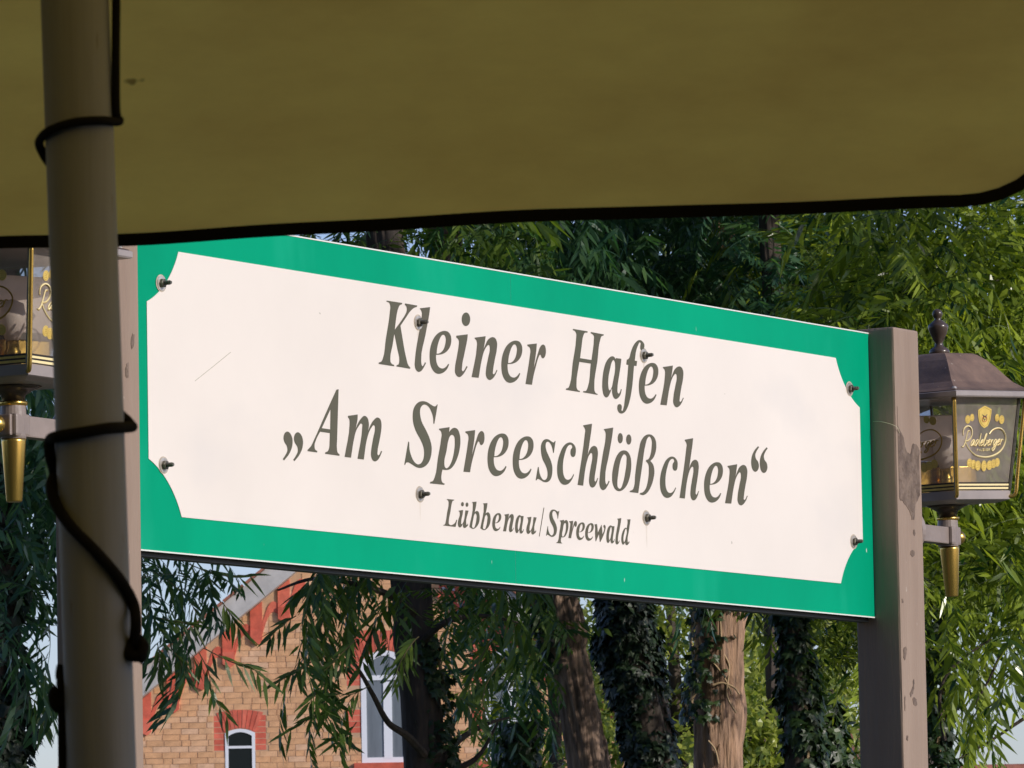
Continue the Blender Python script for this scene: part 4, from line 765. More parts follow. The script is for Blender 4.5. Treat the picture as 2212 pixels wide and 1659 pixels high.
# openings (frame pixels) -> metres
def opening(x0, x1, y0, y1): a = H(x0, y0); b = H(x1, y1); return [a.x, b.x, b.z, a.z]   # x0 x1 z0 z1
def hrect(cx0, cy0, cx1, cy1): a = hpx(cx0, cy0); b = hpx(cx1, cy1); return opening(a[0], b[0], a[1], b[1])
Wn = dict(small=hrect(648, 1290, 872, 1750), big=hrect(1633, 720, 1990, 1530))
bw = Wn['big'][1]-Wn['big'][0]
a_ = H(1046, 1400); Wn['big2'] = [a_.x, a_.x+bw, Wn['big'][2], Wn['big'][3]]
b_ = H(955, 1278); Wn['top'] = [b_.x, b_.x+.42, b_.z, b_.z+1.1]
RISE = dict(small=.055, big=.16, big2=.16, top=.1, top2=.1)
def arch_z(k, x, extra=0.0):
    x0, x1, z0, z1 = Wn[k]; q = (x-(x0+x1)/2)/((x1-x0)/2)
    return z1 - RISE[k]*min(1.3, q*q) + extra
def reveal_back(k): return .14
def window(k, nm='window'):
    x0, x1, z0, z1 = Wn[k]; n = 10; fw = .045 if k in ('small', 'top', 'top2') else .075
    outer = [Vector((x0, 0, z0)), Vector((x1, 0, z0))] + [Vector((x1+(x0-x1)*i/n, 0, arch_z(k, x1+(x0-x1)*i/n))) for i in range(n+1)]
    inner = [Vector((x0+fw, 0, z0+fw)), Vector((x1-fw, 0, z0+fw))] + [Vector((x1-fw+(x0-x1+2*fw)*i/n, 0, arch_z(k, x1+(x0-x1)*i/n)-fw)) for i in range(n+1)]
    bm = bmesh.new(); rings = []
    for pl_, of in ((outer, .0), (outer, .036), (inner, .036), (inner, .0205)):
        rings.append([bm.verts.new((p.x, HD-of, p.z)) for p in pl_])
    for a, b in zip(rings[:-1], rings[1:]):
        for i in range(len(a)): j = (i+1) % len(a); bm.faces.new((a[i], a[j], b[j], b[i]))
    bmesh.ops.recalc_face_normals(bm, faces=bm.faces)
    wd = link(nm, frommesh(bm), WHITE, house, world=True)
    bm = bmesh.new(); bm.faces.new([bm.verts.new((p.x, HD-.024, p.z)) for p in inner]); link('pane', frommesh(bm), PANE if k in ('small', 'top', 'top2') else PANEL, wd)
    zt = {'small': H(0, hpx(0, 1452)[1]).z, 'big': H(0, hpx(0, 965)[1]).z, 'big2': H(0, hpx(0, 965)[1]).z}.get(k, z0+.6)
    bm = bmesh.new(); add_box(bm, ((x0+x1)/2, HD-.030, zt), (x1-x0-2*fw-.002, .014, .035 if k == 'small' else .07)); link('transom', frommesh(bm), WHITE, wd)
    if k in ('big', 'big2'):
        bm = bmesh.new(); xm = x0+(x1-x0)*.56; add_box(bm, (xm, HD-.0305, (z0+zt)/2), (.12, .016, zt-z0-fw-.04)); link('mullion', frommesh(bm), WHITE, wd)
        bm = bmesh.new(); add_box(bm, ((x0+x1)/2, HD-.05, z0-.045), (x1-x0+.22, .14, .085)); link('sill', frommesh(bm), MRED[1], wd)
    if k in ('top', 'top2'):
        bm = bmesh.new(); add_box(bm, ((x0+x1)/2, HD-.05, z0-.045), (x1-x0+.12, .14, .085)); link('sill', frommesh(bm), MRED[0], wd)
    # voussoirs fan out over a flat red block
    sw, ht = SW[k], HT[k]; nv = 15 if k in ('big', 'big2') else 9; g_ = .005
    for i in range(nv):
        la, lb = x0-.01+(x1-x0+.02)*i/nv, x0-.01+(x1-x0+.02)*(i+1)/nv
        ta, tb = x0-sw*.8+(x1-x0+1.6*sw)*i/nv, x0-sw*.8+(x1-x0+1.6*sw)*(i+1)/nv
        tz = lambda x: z1+ht-.05*((x-(x0+x1)/2)/((x1-x0)/2+sw))**2
        pts = [Vector((la+g_, 0, arch_z(k, la)+.012)), Vector((lb-g_, 0, arch_z(k, lb)+.012)), Vector((tb-g_, 0, tz(tb))), Vector((ta+g_, 0, tz(ta)))]
        poly_prism('arch_brick', pts, -.01, .031+.003*(i % 2), MRED[(i*7+3) % 3])
    zq = z1-RISE[k]; nlow = NLOW[k]; nup = int((z1+ht-.06-zq)/.083)
    for side in (-1, 1):
        for i in range(-nup, nlow):
            if i >= 0 and k in ('big', 'big2') and (i//4) % 2 == 1: continue
            zz = zq-.083*(i+.5); inner = 0.004 if i >= 0 else -.14*min(1, (-i)/nup)
            xa_, xb_ = (x0-sw, x0-inner) if side < 0 else (x1+inner, x1+sw)
            for (p_, q_) in ((xa_, xb_),):
                poly_prism('quoin_brick', [Vector((p_, 0, zz-.0375)), Vector((q_, 0, zz-.0375)), Vector((q_, 0, zz+.0375)), Vector((p_, 0, zz+.0375))], -.01, .024, MRED[(i*5+side) % 3])
SW = dict(small=.155, big=.20, big2=.20, top=.14, top2=.14); HT = dict(small=.27, big=.30, big2=.30, top=.2, top2=.2); NLOW = dict(small=3, big=16, big2=16, top=0, top2=0)
for k in Wn: window(k)
# stepped frieze of red brick under the verge: each step a pendant and a small arch
fr_x = []
st_dx = 204/2.9105*.86406/FPX*HD
p0 = H(*hpx(272, 1172))
bot = []
kmax = int((xr-p0.x)/st_dx)
def frieze(sgn):
    for k in range(-4, kmax-2):
        px_ = p0.x+st_dx*k; pz = p0.z+st_dx*slope*k
        if px_ < xe0+.05: continue
        pw = .085
        # pendant block
        mx_ = (lambda x: x) if sgn < 0 else (lambda x: 2*xr-x)
        def pp(x, z): return Vector((mx_(x), 0, z))
        top = lambda x: zr(mx_(x))-.385
        poly_prism('frieze_pendant', [pp(px_-pw, pz+.05), pp(px_+.02, pz), pp(px_+pw, pz+.05), pp(px_+pw, pz+.22), pp(px_-pw, pz+.22)], -.01, .075, MRED[k % 3])
        poly_prism('frieze_stem', [pp(px_-pw, pz+.222), pp(px_+pw, pz+.222), pp(px_+pw, top(px_+pw)), pp(px_-pw, top(px_-pw))], -.01, .055, MRED[(k+1) % 3])
        # arch to the next pendant, lower edge curved, upper edge along the verge
        x_a, x_b = px_+pw+.003, px_+st_dx-pw-.003; za, zb = pz+.16, pz+st_dx*slope+.12; n = 8
        lo = [(x_a+(x_b-x_a)*i/n, za+(zb-za)*i/n+.14*math.sin(math.pi*min(1, i/n*1.0))) for i in range(n+1)]
        poly_prism('frieze_arch', [pp(x, z) for x, z in lo]+[pp(x, min(z+.15, top(x))) for x, z in lo[::-1]], -.01, .040, MRED[(k+2) % 3])
frieze(-1); frieze(1)
# bricks: one course per 83 mm
CH, BL = .083, .25
cands = []
zc0 = P(0, 1700, HD).z-.3
ncourse = int((ridge.z-zc0)/CH)
vis_x0, vis_x1 = H(300, 0).x, H(1260, 0).x
random.seed(3)
for c in range(ncourse):
    z = zc0+c*CH; x = xe0+(.125 if c % 2 else 0)+random.uniform(-.02, .02)
    k = 0
    blocked = []
    for w_ in Wn:
        x0, x1, z0, z1 = Wn[w_]; zt_, zb_ = z+.071, z; zq = z1-RISE[w_]
        if zb_ < z1 and zt_ > z0-.09: blocked.append((x0-.008, x1+.008))
        if zb_ < z1+HT[w_]-.03 and zt_ > zq+.02: blocked.append((x0-SW[w_]-.01, x1+SW[w_]+.01))
        for i in range(NLOW[w_]):
            if w_ != 'small' and (i//4) % 2 == 1: continue
            if zq-.083*(i+1)+.012 < zt_ and zq-.083*i-.012 > zb_: blocked.append((x0-SW[w_]-.01, x1+SW[w_]+.01)); break
    blocked.sort()
    while x < xe1:
        L_ = .238 if (c+k) % 5 else .115
        xa, xb = x, x+L_; x = xb+.012; k += 1
        if zr(xa)-.40 < z+.0355 or zr(xb)-.40 < z+.0355: continue
        segs = [(xa, xb)]
        for ba, bb in blocked:
            ns = []
            for p_, q_ in segs:
                if q_ <= ba or p_ >= bb: ns.append((p_, q_)); continue
                if ba-p_ > .03: ns.append((p_, ba))
                if q_-bb > .03: ns.append((bb, q_))
            segs = ns
        for p_, q_ in segs: cands.append((p_, q_, z))
full = lambda c: abs(c[1]-c[0]-.238) < .001 or abs(c[1]-c[0]-.115) < .001
def score(c): xm = (c[0]+c[1])/2; vis = (H(322, 0).x < xm < H(770, 0).x) and c[2] > P(0, 1659, HD).z-.05 and c[2] < H(0, 1500).z; return (not (vis and full(c)), -c[2])
cands.sort(key=score)
bmeshes = {}
for L_ in (.238, .115):
    for v_ in range(3):
        bm = bmesh.new(); add_box(bm, (0, 0, 0), (L_, .05, .0755)); 
        for q in bm.verts: q.co += Vector((random.uniform(-.002, .002), random.uniform(-.002, .001), random.uniform(-.003, .003)))
        bmeshes[(L_, v_)] = frommesh(bm)
        bmeshes[(L_, v_)].materials.append(MB[0])
for i, (xa, xb, z) in enumerate(cands[:290]):
    L_ = .238 if xb-xa > .2 else .115
    o = bpy.data.objects.new('brick', bmeshes[(L_, i % 3)]); COL.objects.link(o); o.parent = wall
    o.location = ((xa+xb)/2, HD-.004+random.uniform(-.003, .002), z+.0355)
    o.material_slots[0].link = 'OBJECT'; o.material_slots[0].material = random.choice(MB)
V, F, MI = [], [], []
cube_f = [(0, 1, 3, 2), (4, 6, 7, 5), (0, 4, 5, 1), (2, 3, 7, 6), (0, 2, 6, 4), (1, 5, 7, 3)]
for (xa, xb, z) in cands[290:]:
    b0 = len(V); y0 = HD-.029+random.uniform(-.003, .002); mi = random.randrange(len(MB))
    for x in (xa, xb):
        for y in (y0, y0+.05):
            for zz in (z-.001, z+.0745): V.append((x+random.uniform(-.003, .003), y, zz+random.uniform(-.002, .002)))
    for f in cube_f: F.append([b0+q for q in f]); MI.append(mi)
me = np_mesh(V, F); me.polygons.foreach_set('material_index', MI)
bs = link('brick_courses', me, MB, wall); bs['kind'] = 'stuff'

# far roofs
def far_house(label, x0, x1, ytop, D, wallcol, rise=1.2):
    a, b = P(x0, ytop, D), P(x1, ytop, D)
    t = thing('distant_house', label, 'house', ((a.x+b.x)/2, D, 0)); z = a.z
    bm = bmesh.new(); add_box(bm, ((a.x+b.x)/2, D+4, (z-rise)/2), (b.x-a.x-.4, 8, z-rise)); wl = link('wall', frommesh(bm), wallcol, t, world=True)
    rf_ = None
    n = int((b.x-a.x)/.24)
    bm = bmesh.new()
    f = [bm.verts.new(p) for p in ((a.x, D-.4, z-rise), (b.x, D-.4, z-rise), (b.x, D+4, z), (a.x, D+4, z), (a.x, D+8.4, z-rise), (b.x, D+8.4, z-rise))]
    bm.faces.new(f[0:4]); bm.faces.new((f[3], f[2], f[5], f[4])); bm.faces.new((f[0], f[3], f[4])); bm.faces.new((f[1], f[5], f[2]))
    rf_ = link('roof', frommesh(bm), TILE, t, world=True)
    bm = bmesh.new(); 
    for r_ in range(14):
        q = (r_+.5)/14; add_box(bm, ((a.x+b.x)/2, D-.4+4.4*q, z-rise+rise*q+.02), (b.x-a.x, .34, .035), Matrix.Rotation(math.atan(rise/4.4), 3, 'X'))
    link('tile_rows', frommesh(bm), TILE, rf_)
    bm = bmesh.new(); tube_bm(bm, [(a.x, D+4, z+.02), (b.x, D+4, z+.02)], .1, 8); link('ridge', frommesh(bm), TILE, rf_)
    return t
far_house('small distant house with red tiled roof low behind the ivy trees on the right', 1745, 1990, 1568, 100, MRED[2], 1.0)
far_house('red roof ridge just showing at the bottom right corner', 2105, 2420, 1647, 120, MRED[0], 1.5)
far_house('red roof tip low between the left ivy trunk and the mast', 92, 180, 1650, 120, MRED[0], 1.5)

# ================================================================== trees
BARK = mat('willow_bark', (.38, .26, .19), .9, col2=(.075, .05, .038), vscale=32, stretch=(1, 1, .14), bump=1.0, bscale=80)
BARKL = mat('willow_bark_sunlit_tint', (.50, .31, .20), .9, col2=(.13, .085, .06), vscale=34, stretch=(1, 1, .12), bump=1.0, bscale=85)  # lit copy of the bark, sunlight painted into its colour
BARKD = mat('dark_bark', (.085, .062, .048), .9, col2=(.03, .024, .02), vscale=14, stretch=(1, 1, .16), bump=.9, bscale=38)  # much darker bark tone for trunks and branches
TWIG = mat('twig_bark', (.16, .13, .05), .7)
VINE = mat('ivy_stem_bark', (.42, .30, .17), .8, bump=.4, bscale=60)
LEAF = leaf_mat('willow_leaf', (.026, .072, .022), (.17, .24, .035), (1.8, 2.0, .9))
LEAFB = leaf_mat('willow_leaf_shade_tint', (.026, .080, .044), (.10, .185, .065), (1.6, 1.9, 1.0), tw=.35)  # shaded copy of the willow leaf, shade put into the colour
LEAFS = leaf_mat('willow_leaf_sunlit_tint', (.014, .055, .011), (.38, .48, .06), (1.7, 1.6, .7), gloss=.26, tw=.45)  # lit copy of the willow leaf, sunlight put into the colour
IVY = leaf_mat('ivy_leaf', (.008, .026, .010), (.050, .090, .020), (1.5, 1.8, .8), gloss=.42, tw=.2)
IVYD = leaf_mat('ivy_leaf_shade_tint', (.004, .014, .007), (.026, .055, .018), (1.4, 1.6, .9), gloss=.5, tw=.15)  # ivy leaf colours lowered to stand in for shade
BUSH = leaf_mat('far_leaf', (.08, .14, .028), (.50, .52, .11), (1.4, 1.5, .8), tw=.42)

def tri_leaf(base, dirv, side, L, W, fold, droop):
    """lanceolate leaf: arrays of base (n,3), dir, side; returns verts (n,6,3)"""
    nrm = np.cross(dirv, side); up = nrm/np.linalg.norm(nrm, axis=1, keepdims=True)
    dn = np.array([0, 0, -1.0])
    def at(t, w, f): return base + dirv*(L*t)[:, None] + side*(W*w)[:, None] + up*(W*f)[:, None]*fold + dn*(L*droop*t*t)[:, None]
    return np.stack([at(0, 0, 0), at(.32, -.5, .35), at(.32, .5, .35), at(.68, -.36, .25), at(.68, .36, .25), at(1.0, 0, 0)], 1)
LF = np.array([[0, 2, 1], [1, 2, 4], [1, 4, 3], [3, 4, 5]])
def norm(a): return a/(np.linalg.norm(a, axis=-1, keepdims=True)+1e-9)
def sprig(r, L=.46, n=20, leafL=.105, leafW=.017, droop=2.6, lift=.15, spread=.62):
    steps = 12; p = np.zeros(3); d = norm(np.array([1.0, 0, lift])); P_ = [p.copy()]; Dd = [d.copy()]
    for i in range(steps):
        d = norm(d + np.array([0, r.normal(0, .06), -droop/steps*(L/.46)*.55])); p = p + d*L/steps; P_.append(p.copy()); Dd.append(d.copy())
    P_, Dd = np.array(P_), np.array(Dd)
    t = np.linspace(.08, 1, n)*steps; i0 = np.minimum(t.astype(int), steps-1); f = (t-i0)[:, None]
    base = P_[i0]*(1-f)+P_[i0+1]*f; dd = norm(Dd[i0]*(1-f)+Dd[i0+1]*f)
    sd = norm(np.cross(dd, np.array([0, 0, 1.0])+1e-3)); sgn = np.where(np.arange(n) % 2, 1.0, -1.0)[:, None]
    lean = r.uniform(.75, 1.25, (n, 1))
    ld = norm(dd*.62 + sd*sgn*spread*lean + np.array([0, 0, -.42]) + r.normal(0, .13, (n, 3)))
    side = norm(np.cross(ld, norm(r.normal(0, .5, (n, 3))+np.array([0, 0, 1.0]))))
    sc = r.uniform(.72, 1.12, n)*(.75+.35*np.sin(np.linspace(.3, 3.0, n)))
    V = tri_leaf(base, ld, side, leafL*sc, leafW*r.uniform(.8, 1.15, n), .6, .18)
    T = np.repeat(np.clip(r.normal(.45, .24, n), 0, 1), 6)
    F = (LF[None]+6*np.arange(n)[:, None, None]).reshape(-1, 3)
    # stem: thin three sided strip
    w = np.linspace(.0022, .0008, steps+1)[:, None]; sdd = norm(np.cross(Dd, [0, 0, 1.0])+1e-6); uu = np.cross(Dd, sdd)
    ring = np.stack([P_+sdd*w, P_-sdd*w*.5+uu*w*.87, P_-sdd*w*.5-uu*w*.87], 1)
    b0 = V.shape[0]*6; sf = []
    for i in range(steps):
        for k in range(3):
            a, b = b0+i*3+k, b0+i*3+(k+1) % 3; sf += [[a, b, b+3], [a, b+3, a+3]]
    V = np.concatenate([V.reshape(-1, 3), ring.reshape(-1, 3)]); T = np.concatenate([T, np.full(ring.shape[0]*3, .15)])
    F = np.concatenate([F, np.array(sf)])
    return V, F, T
SPR = [sprig(np.random.default_rng(100+i), L=.36+.04*(i % 6), n=11+(i % 5)*2, leafL=.122, leafW=.0235) for i in range(14)]
SPRS = [sprig(np.random.default_rng(200+i), L=.24+.03*(i % 5), n=15+(i % 4)*2, leafL=.080, leafW=.0175, droop=1.6+.3*(i % 4), lift=.3, spread=.8) for i in range(14)]
SPRC = [sprig(np.random.default_rng(300+i), L=.44, n=7, leafL=.15, leafW=.045) for i in range(6)]   # for crowns above the picture
def scatter(pos, az, tilt, scale, bank, r, tint_shift=0.0):
    Vs, Fs, Ts = [], [], []; off = 0
    pick = r.integers(0, len(bank), len(pos))
    for b in range(len(bank)):
        idx = np.where(pick == b)[0]
        if len(idx) == 0: continue
        V, F, T = bank[b]
        ca, sa = np.cos(az[idx]), np.sin(az[idx]); ct, st = np.cos(tilt[idx]), np.sin(tilt[idx])
        x = V[None, :, 0]*ct[:, None]+V[None, :, 2]*st[:, None]; z = -V[None, :, 0]*st[:, None]+V[None, :, 2]*ct[:, None]; y = np.repeat(V[None, :, 1], len(idx), 0)
        X = x*ca[:, None]-y*sa[:, None]; Y = x*sa[:, None]+y*ca[:, None]
        W_ = np.stack([X, Y, z], -1)*scale[idx][:, None, None]+pos[idx][:, None, :]
        Vs.append(W_.reshape(-1, 3)); n = len(V)
        Fs.append((F[None]+n*np.arange(len(idx))[:, None, None]).reshape(-1, 3)+off); off += n*len(idx)
        Ts.append((np.clip(T[None]+r.normal(tint_shift, .13, len(idx))[:, None], 0, 1)).reshape(-1))
    return np.concatenate(Vs), np.concatenate(Fs), np.concatenate(Ts)
def boxpts(r, px0, px1, py0, py1, D0, D1, n, clump=0):
    """n twig roots filling the volume seen inside that part of the view"""
    if clump:
        cx, cy, cd = r.uniform(px0, px1, clump), r.uniform(py0, py1, clump), r.uniform(D0, D1, clump)
        k = r.integers(0, clump, n); px = cx[k]+r.normal(0, (px1-px0)*.09, n); py = cy[k]+r.normal(0, (py1-py0)*.10, n); D = cd[k]+r.normal(0, (D1-D0)*.1, n)
    else: px, py, D = r.uniform(px0, px1, n), r.uniform(py0, py1, n), r.uniform(D0, D1, n)
    return np.array([tuple(P(a, b, c)) for a, b, c in zip(px, py, D)])
def ellpts(r, c, rad, n, hollow=.45):
    d = norm(r.normal(0, 1, (n, 3))); q = (r.uniform(hollow**3, 1, n))**(1/3); return np.array(c)+d*q[:, None]*np.array(rad)
def crown(parent, parts, seed, material, name='crown', tshift=0.0):
    r = np.random.default_rng(seed); VV, FF, TT = [], [], []; off = 0
    for p in parts:
        if p[0] == 'short': pos = boxpts(r, *p[1]); bank = SPRS; az = r.uniform(-math.pi, math.pi, len(pos)); sc = r.uniform(.75, 1.3, len(pos)); tl = r.normal(.1, .75, len(pos))
        elif p[0] == 'box': pos = boxpts(r, *p[1]); bank = SPR; az = r.uniform(-math.pi, math.pi, len(pos)); sc = r.uniform(.8, 1.15, len(pos)); tl = r.normal(.1, .35, len(pos))
        elif p[0] == 'dir': pos = boxpts(r, *p[1]); bank = SPR; az = r.normal(p[2], .55, len(pos)); sc = r.uniform(.8, 1.15, len(pos)); tl = r.normal(p[3], .28, len(pos))
        else: pos = ellpts(r, *p[1]); bank = SPRC; az = r.uniform(-math.pi, math.pi, len(pos)); sc = r.uniform(1.3, 2.0, len(pos)); tl = r.normal(.1, .4, len(pos))
        if len(p) > 2 and p[0] in ('box', 'short'): pos[:, 1] += p[2]*(pos[:, 0]-1.6)
        V, F, T = scatter(pos, az, tl, sc, bank, r, tshift)
        VV.append(V); FF.append(F+off); TT.append(T); off += len(V)
    return link(name, np_mesh(np.concatenate(VV), np.concatenate(FF), np.concatenate(TT)), material, parent, world=True)
def hang(p0, p1, sag, n, seed, parent, r0=.012, twigs=10, bank=None, tw_az=None):
    """a branch from p0 to p1 with leafy twigs along it"""
    r = np.random.default_rng(seed); p0, p1 = np.array(p0), np.array(p1)
    t = np.linspace(0, 1, 14); q = p0[None]*(1-t[:, None])+p1[None]*t[:, None]; q[:, 2] += sag*4*t*(1-t); q += np.cumsum(r.normal(0, .012, q.shape), 0)*np.sin(np.pi*t)[:, None]
    return q
def bark_tube(name, pts, rads, material, parent, seed=0, seg=56, step=.05, rough=.10, ridge=9):
    P_ = crom(pts, 12); ln = [0]
    for a, b in zip(P_[:-1], P_[1:]): ln.append(ln[-1]+(b-a).length)
    n = max(6, int(ln[-1]/step)); ts = np.linspace(0, ln[-1], n); X = np.array([tuple(p) for p in P_])
    C = np.stack([np.interp(ts, ln, X[:, k]) for k in range(3)], 1); rr = np.interp(ts/ln[-1], np.linspace(0, 1, len(rads)), rads)
    tn = norm(np.gradient(C, axis=0)); sx = norm(np.cross(tn, [0, 1.0, 0])); sy = np.cross(tn, sx)
    a = np.linspace(0, 2*math.pi, seg, endpoint=False); V = []
    for i in range(n):
        for k in range(seg):
            v3 = Vector((math.cos(a[k])*2.2+seed, math.sin(a[k])*2.2, ts[i]*.9))
            wrp = mnoise.noise(v3)*1.3
            rd = 1-abs(math.sin((a[k]+wrp*.5)*ridge*.5+mnoise.noise(Vector((seed, ts[i]*1.7, math.cos(a[k]))))*2))**.6
            fine = mnoise.noise(Vector((math.cos(a[k])*9+seed, math.sin(a[k])*9, ts[i]*3.5)))
            f = rr[i]*(1+rough*(rd-.4)*1.0+rough*.9*fine+.10*mnoise.noise(v3*.5))
            V.append(C[i]+(sx[i]*math.cos(a[k])+sy[i]*math.sin(a[k]))*f)
    F = []
    for i in range(n-1):
        for k in range(seg): j = (k+1) % seg; F.append((i*seg+k, i*seg+j, (i+1)*seg+j, (i+1)*seg+k))
    return link(name, np_mesh(V, F), material, parent, smooth=True, world=True)
# ivy leaf: five lobes
_il = [(0, 0), (.30, -.10), (.55, .10), (.34, .30), (.42, .62), (.16, .58), (0, 1.0), (-.16, .58), (-.42, .62), (-.34, .30), (-.55, .10), (-.30, -.10)]
_il = [(x, y, -.16*abs(x)-.10*y*y) for x, y in _il]; ILV = np.array([(0, .28, .04)]+_il); ILF = np.array([[0, 1+(i+1) % 12, 1+i] for i in range(12)])
def ivy_leaves(pos, nrm_, size, r):
    n = len(pos); up = norm(np.array([0, 0, -1.0])+r.normal(0, .45, (n, 3))); z = norm(nrm_+r.normal(0, .35, (n, 3))); x = norm(np.cross(up, z)); y = np.cross(z, x)
    s = size*r.uniform(.6, 1.25, n)
    V = pos[:, None, :]+(ILV[None, :, 0, None]*x[:, None]+ILV[None, :, 1, None]*y[:, None]+ILV[None, :, 2, None]*z[:, None])*s[:, None, None]
    F = (ILF[None]+13*np.arange(n)[:, None, None]).reshape(-1, 3)
    return V.reshape(-1, 3), F, np.repeat(np.clip(r.normal(.4, .26, n), 0, 1), 13)
def ivy_on(label, pts, rads, thick, n, seed, size=.065, face=None, vine=True, group=None, lm=None):
    """ivy wrapped round a trunk line"""
    r = np.random.default_rng(seed); X = np.array([tuple(p) for p in crom(pts, 10)]); ln = np.linspace(0, 1, len(X))
    t = r.uniform(0, 1, n); C = np.stack([np.interp(t, ln, X[:, k]) for k in range(3)], 1); rr = np.interp(t, np.linspace(0, 1, len(rads)), rads)
    a = r.uniform(-math.pi, math.pi, n) if face is None else r.normal(face[0], face[1], n)
    lump = np.array([.5+.5*mnoise.noise(Vector((seed*3.1, q*9, math.cos(b)*1.2))) for q, b in zip(t, a)])
    nr = np.stack([np.sin(a), -np.cos(a), np.zeros(n)], 1); pos = C+nr*(rr+thick*lump*r.uniform(.25, 1.0, n)**.6)[:, None]
    V, F, T = ivy_leaves(pos, norm(nr+np.array([0, 0, .45])), size, r)
    b = X[0]; root = thing('ivy', label, 'ivy', (float(b[0]), float(b[1]), float(b[2])), (0, 0, 0), group)
    lf = link('foliage', np_mesh(V, F, T), lm or IVY, root, world=True); lf['kind'] = 'stuff'
    bm = bmesh.new()
    for k in range(4):
        ph = r.uniform(0, 6.28); tt = np.linspace(0, 1, 26); Cc = np.stack([np.interp(tt, ln, X[:, q]) for q in range(3)], 1); rq = np.interp(tt, np.linspace(0, 1, len(rads)), rads)
        aa = ph+np.cumsum(r.normal(0, .12, 26)); tube_bm(bm, [Vector(Cc[i])+Vector((math.sin(aa[i]), -math.cos(aa[i]), 0))*(rq[i]+.012) for i in range(26)], .009, 5)
    link('stem', frommesh(bm), VINE, root, world=True)
    return root
def G0(p, dx=0.0):  # ground point under p
    return Vector((p.x+dx, p.y, 0))
GW = 'willow trees beyond the sign'
# T1: dark trunk in front of the house
D1 = 30.0
a0, a1, a2, a3 = P(918, 1720, D1), P(908, 1520, D1), P(893, 1380, D1), P(884, 1200, D1)
t1 = thing('willow_tree', 'willow with straight dark trunk in front of the brick house', 'tree', tuple(G0(a0, .1)), (0, 0, 0), GW)
top1 = a3+Vector((-.2, .1, 3.2))
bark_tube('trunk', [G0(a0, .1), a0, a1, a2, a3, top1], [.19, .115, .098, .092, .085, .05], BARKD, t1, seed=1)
crown(t1, [('box', (600, 1000, 1000, 1180, 28.6, 31.5, 30, 16)), ('dir', (620, 860, 1190, 1270, 28.3, 30, 24, 12), math.pi, .45), ('short', (600, 1100, 1190, 1340, 28.6, 31, 34, 16)), ('dir', (640, 760, 1330, 1430, 28.3, 29.6, 8, 5), 2.9, .9),
           ('dir', (950, 1160, 1180, 1290, 29, 32, 16, 10), 0.2, .7), ('short', (1000, 1180, 1250, 1600, 30.5, 32, 20, 10)), ('dir', (700, 780, 1440, 1520, 28.6, 29.4, 3, 3), 2.9, .7), ('box', (600, 1200, 440, 930, 29.5, 33, 280, 0)), ('short', (600, 1200, 430, 900, 29.2, 32, 260, 26)),
           ('ell', ((top1.x, top1.y+1.0, 8.6), (3.0, 2.8, 2.6), 620))], 21, LEAF, tshift=-.05)
bm = bmesh.new()
for pl_ in ([P(925, 1640, D1), P(880, 1590, D1-.4), P(838, 1560, D1-.6), P(805, 1500, D1-.7), P(770, 1440, D1-.8), P(720, 1380, D1-.8)], [P(900, 1330, D1), P(850, 1290, D1-.5), P(780, 1265, D1-.8), P(680, 1250, D1-1), P(600, 1275, D1-1.1)],
            [P(900, 1400, D1), P(960, 1345, D1-.2), P(1040, 1330, D1+.1), P(1120, 1345, D1+.3)], [P(940, 1659, D1), P(990, 1600, D1+.2), P(1050, 1565, D1+.4), P(1100, 1550, D1+.6)], [P(930, 1680, D1), P(1000, 1655, D1), P(1040, 1625, D1), P(1075, 1560, D1)]):
    bm = bmesh.new(); tube_bm(bm, crom(pl_, 5), [.022-.017*i/(5*(len(pl_)-1)) for i in range(5*(len(pl_)-1)+1)], 7); link('branch', frommesh(bm), BARKD, t1, world=True)
# single leafy sprays hanging in front of the brick wall
def spray(tree, line, seed, n=11, lit=0.0, L=.11):  # lit lightens the leaf tint, so sunlight sits in the colour
    r = np.random.default_rng(seed); X = np.array([tuple(p) for p in crom(line, 8)]); ln = np.linspace(0, 1, len(X)); t = np.linspace(.12, 1, n)
    base = np.stack([np.interp(t, ln, X[:, k]) for k in range(3)], 1); dd = norm(np.stack([np.interp(np.minimum(t+.04, 1), ln, X[:, k])-np.interp(t-.04, ln, X[:, k]) for k in range(3)], 1))
    sd = norm(np.cross(dd, [0, 1.0, 0])); sg = np.where(np.arange(n) % 2, 1., -1.)[:, None]
    ld = norm(dd*.75+sd*sg*.55+np.array([0, 0, -.45])+r.normal(0, .1, (n, 3))); side = norm(np.cross(ld, norm(np.array([.1, -1.0, .5])+r.normal(0, .35, (n, 3)))))
    V = tri_leaf(base, ld, side, L*r.uniform(.8, 1.15, n), .019*r.uniform(.8, 1.1, n), .6, .15)
    F = (LF[None]+6*np.arange(n)[:, None, None]).reshape(-1, 3)
    lf = link('leafy_spray', np_mesh(V.reshape(-1, 3), F, np.repeat(np.clip(r.normal(.4+lit, .15, n), 0, 1), 6)), LEAF, tree, world=True)
    bm = bmesh.new(); tube_bm(bm, [Vector(x) for x in X], [.003-.0018*i/len(X) for i in range(len(X))], 5); link('stem', frommesh(bm), TWIG, lf)
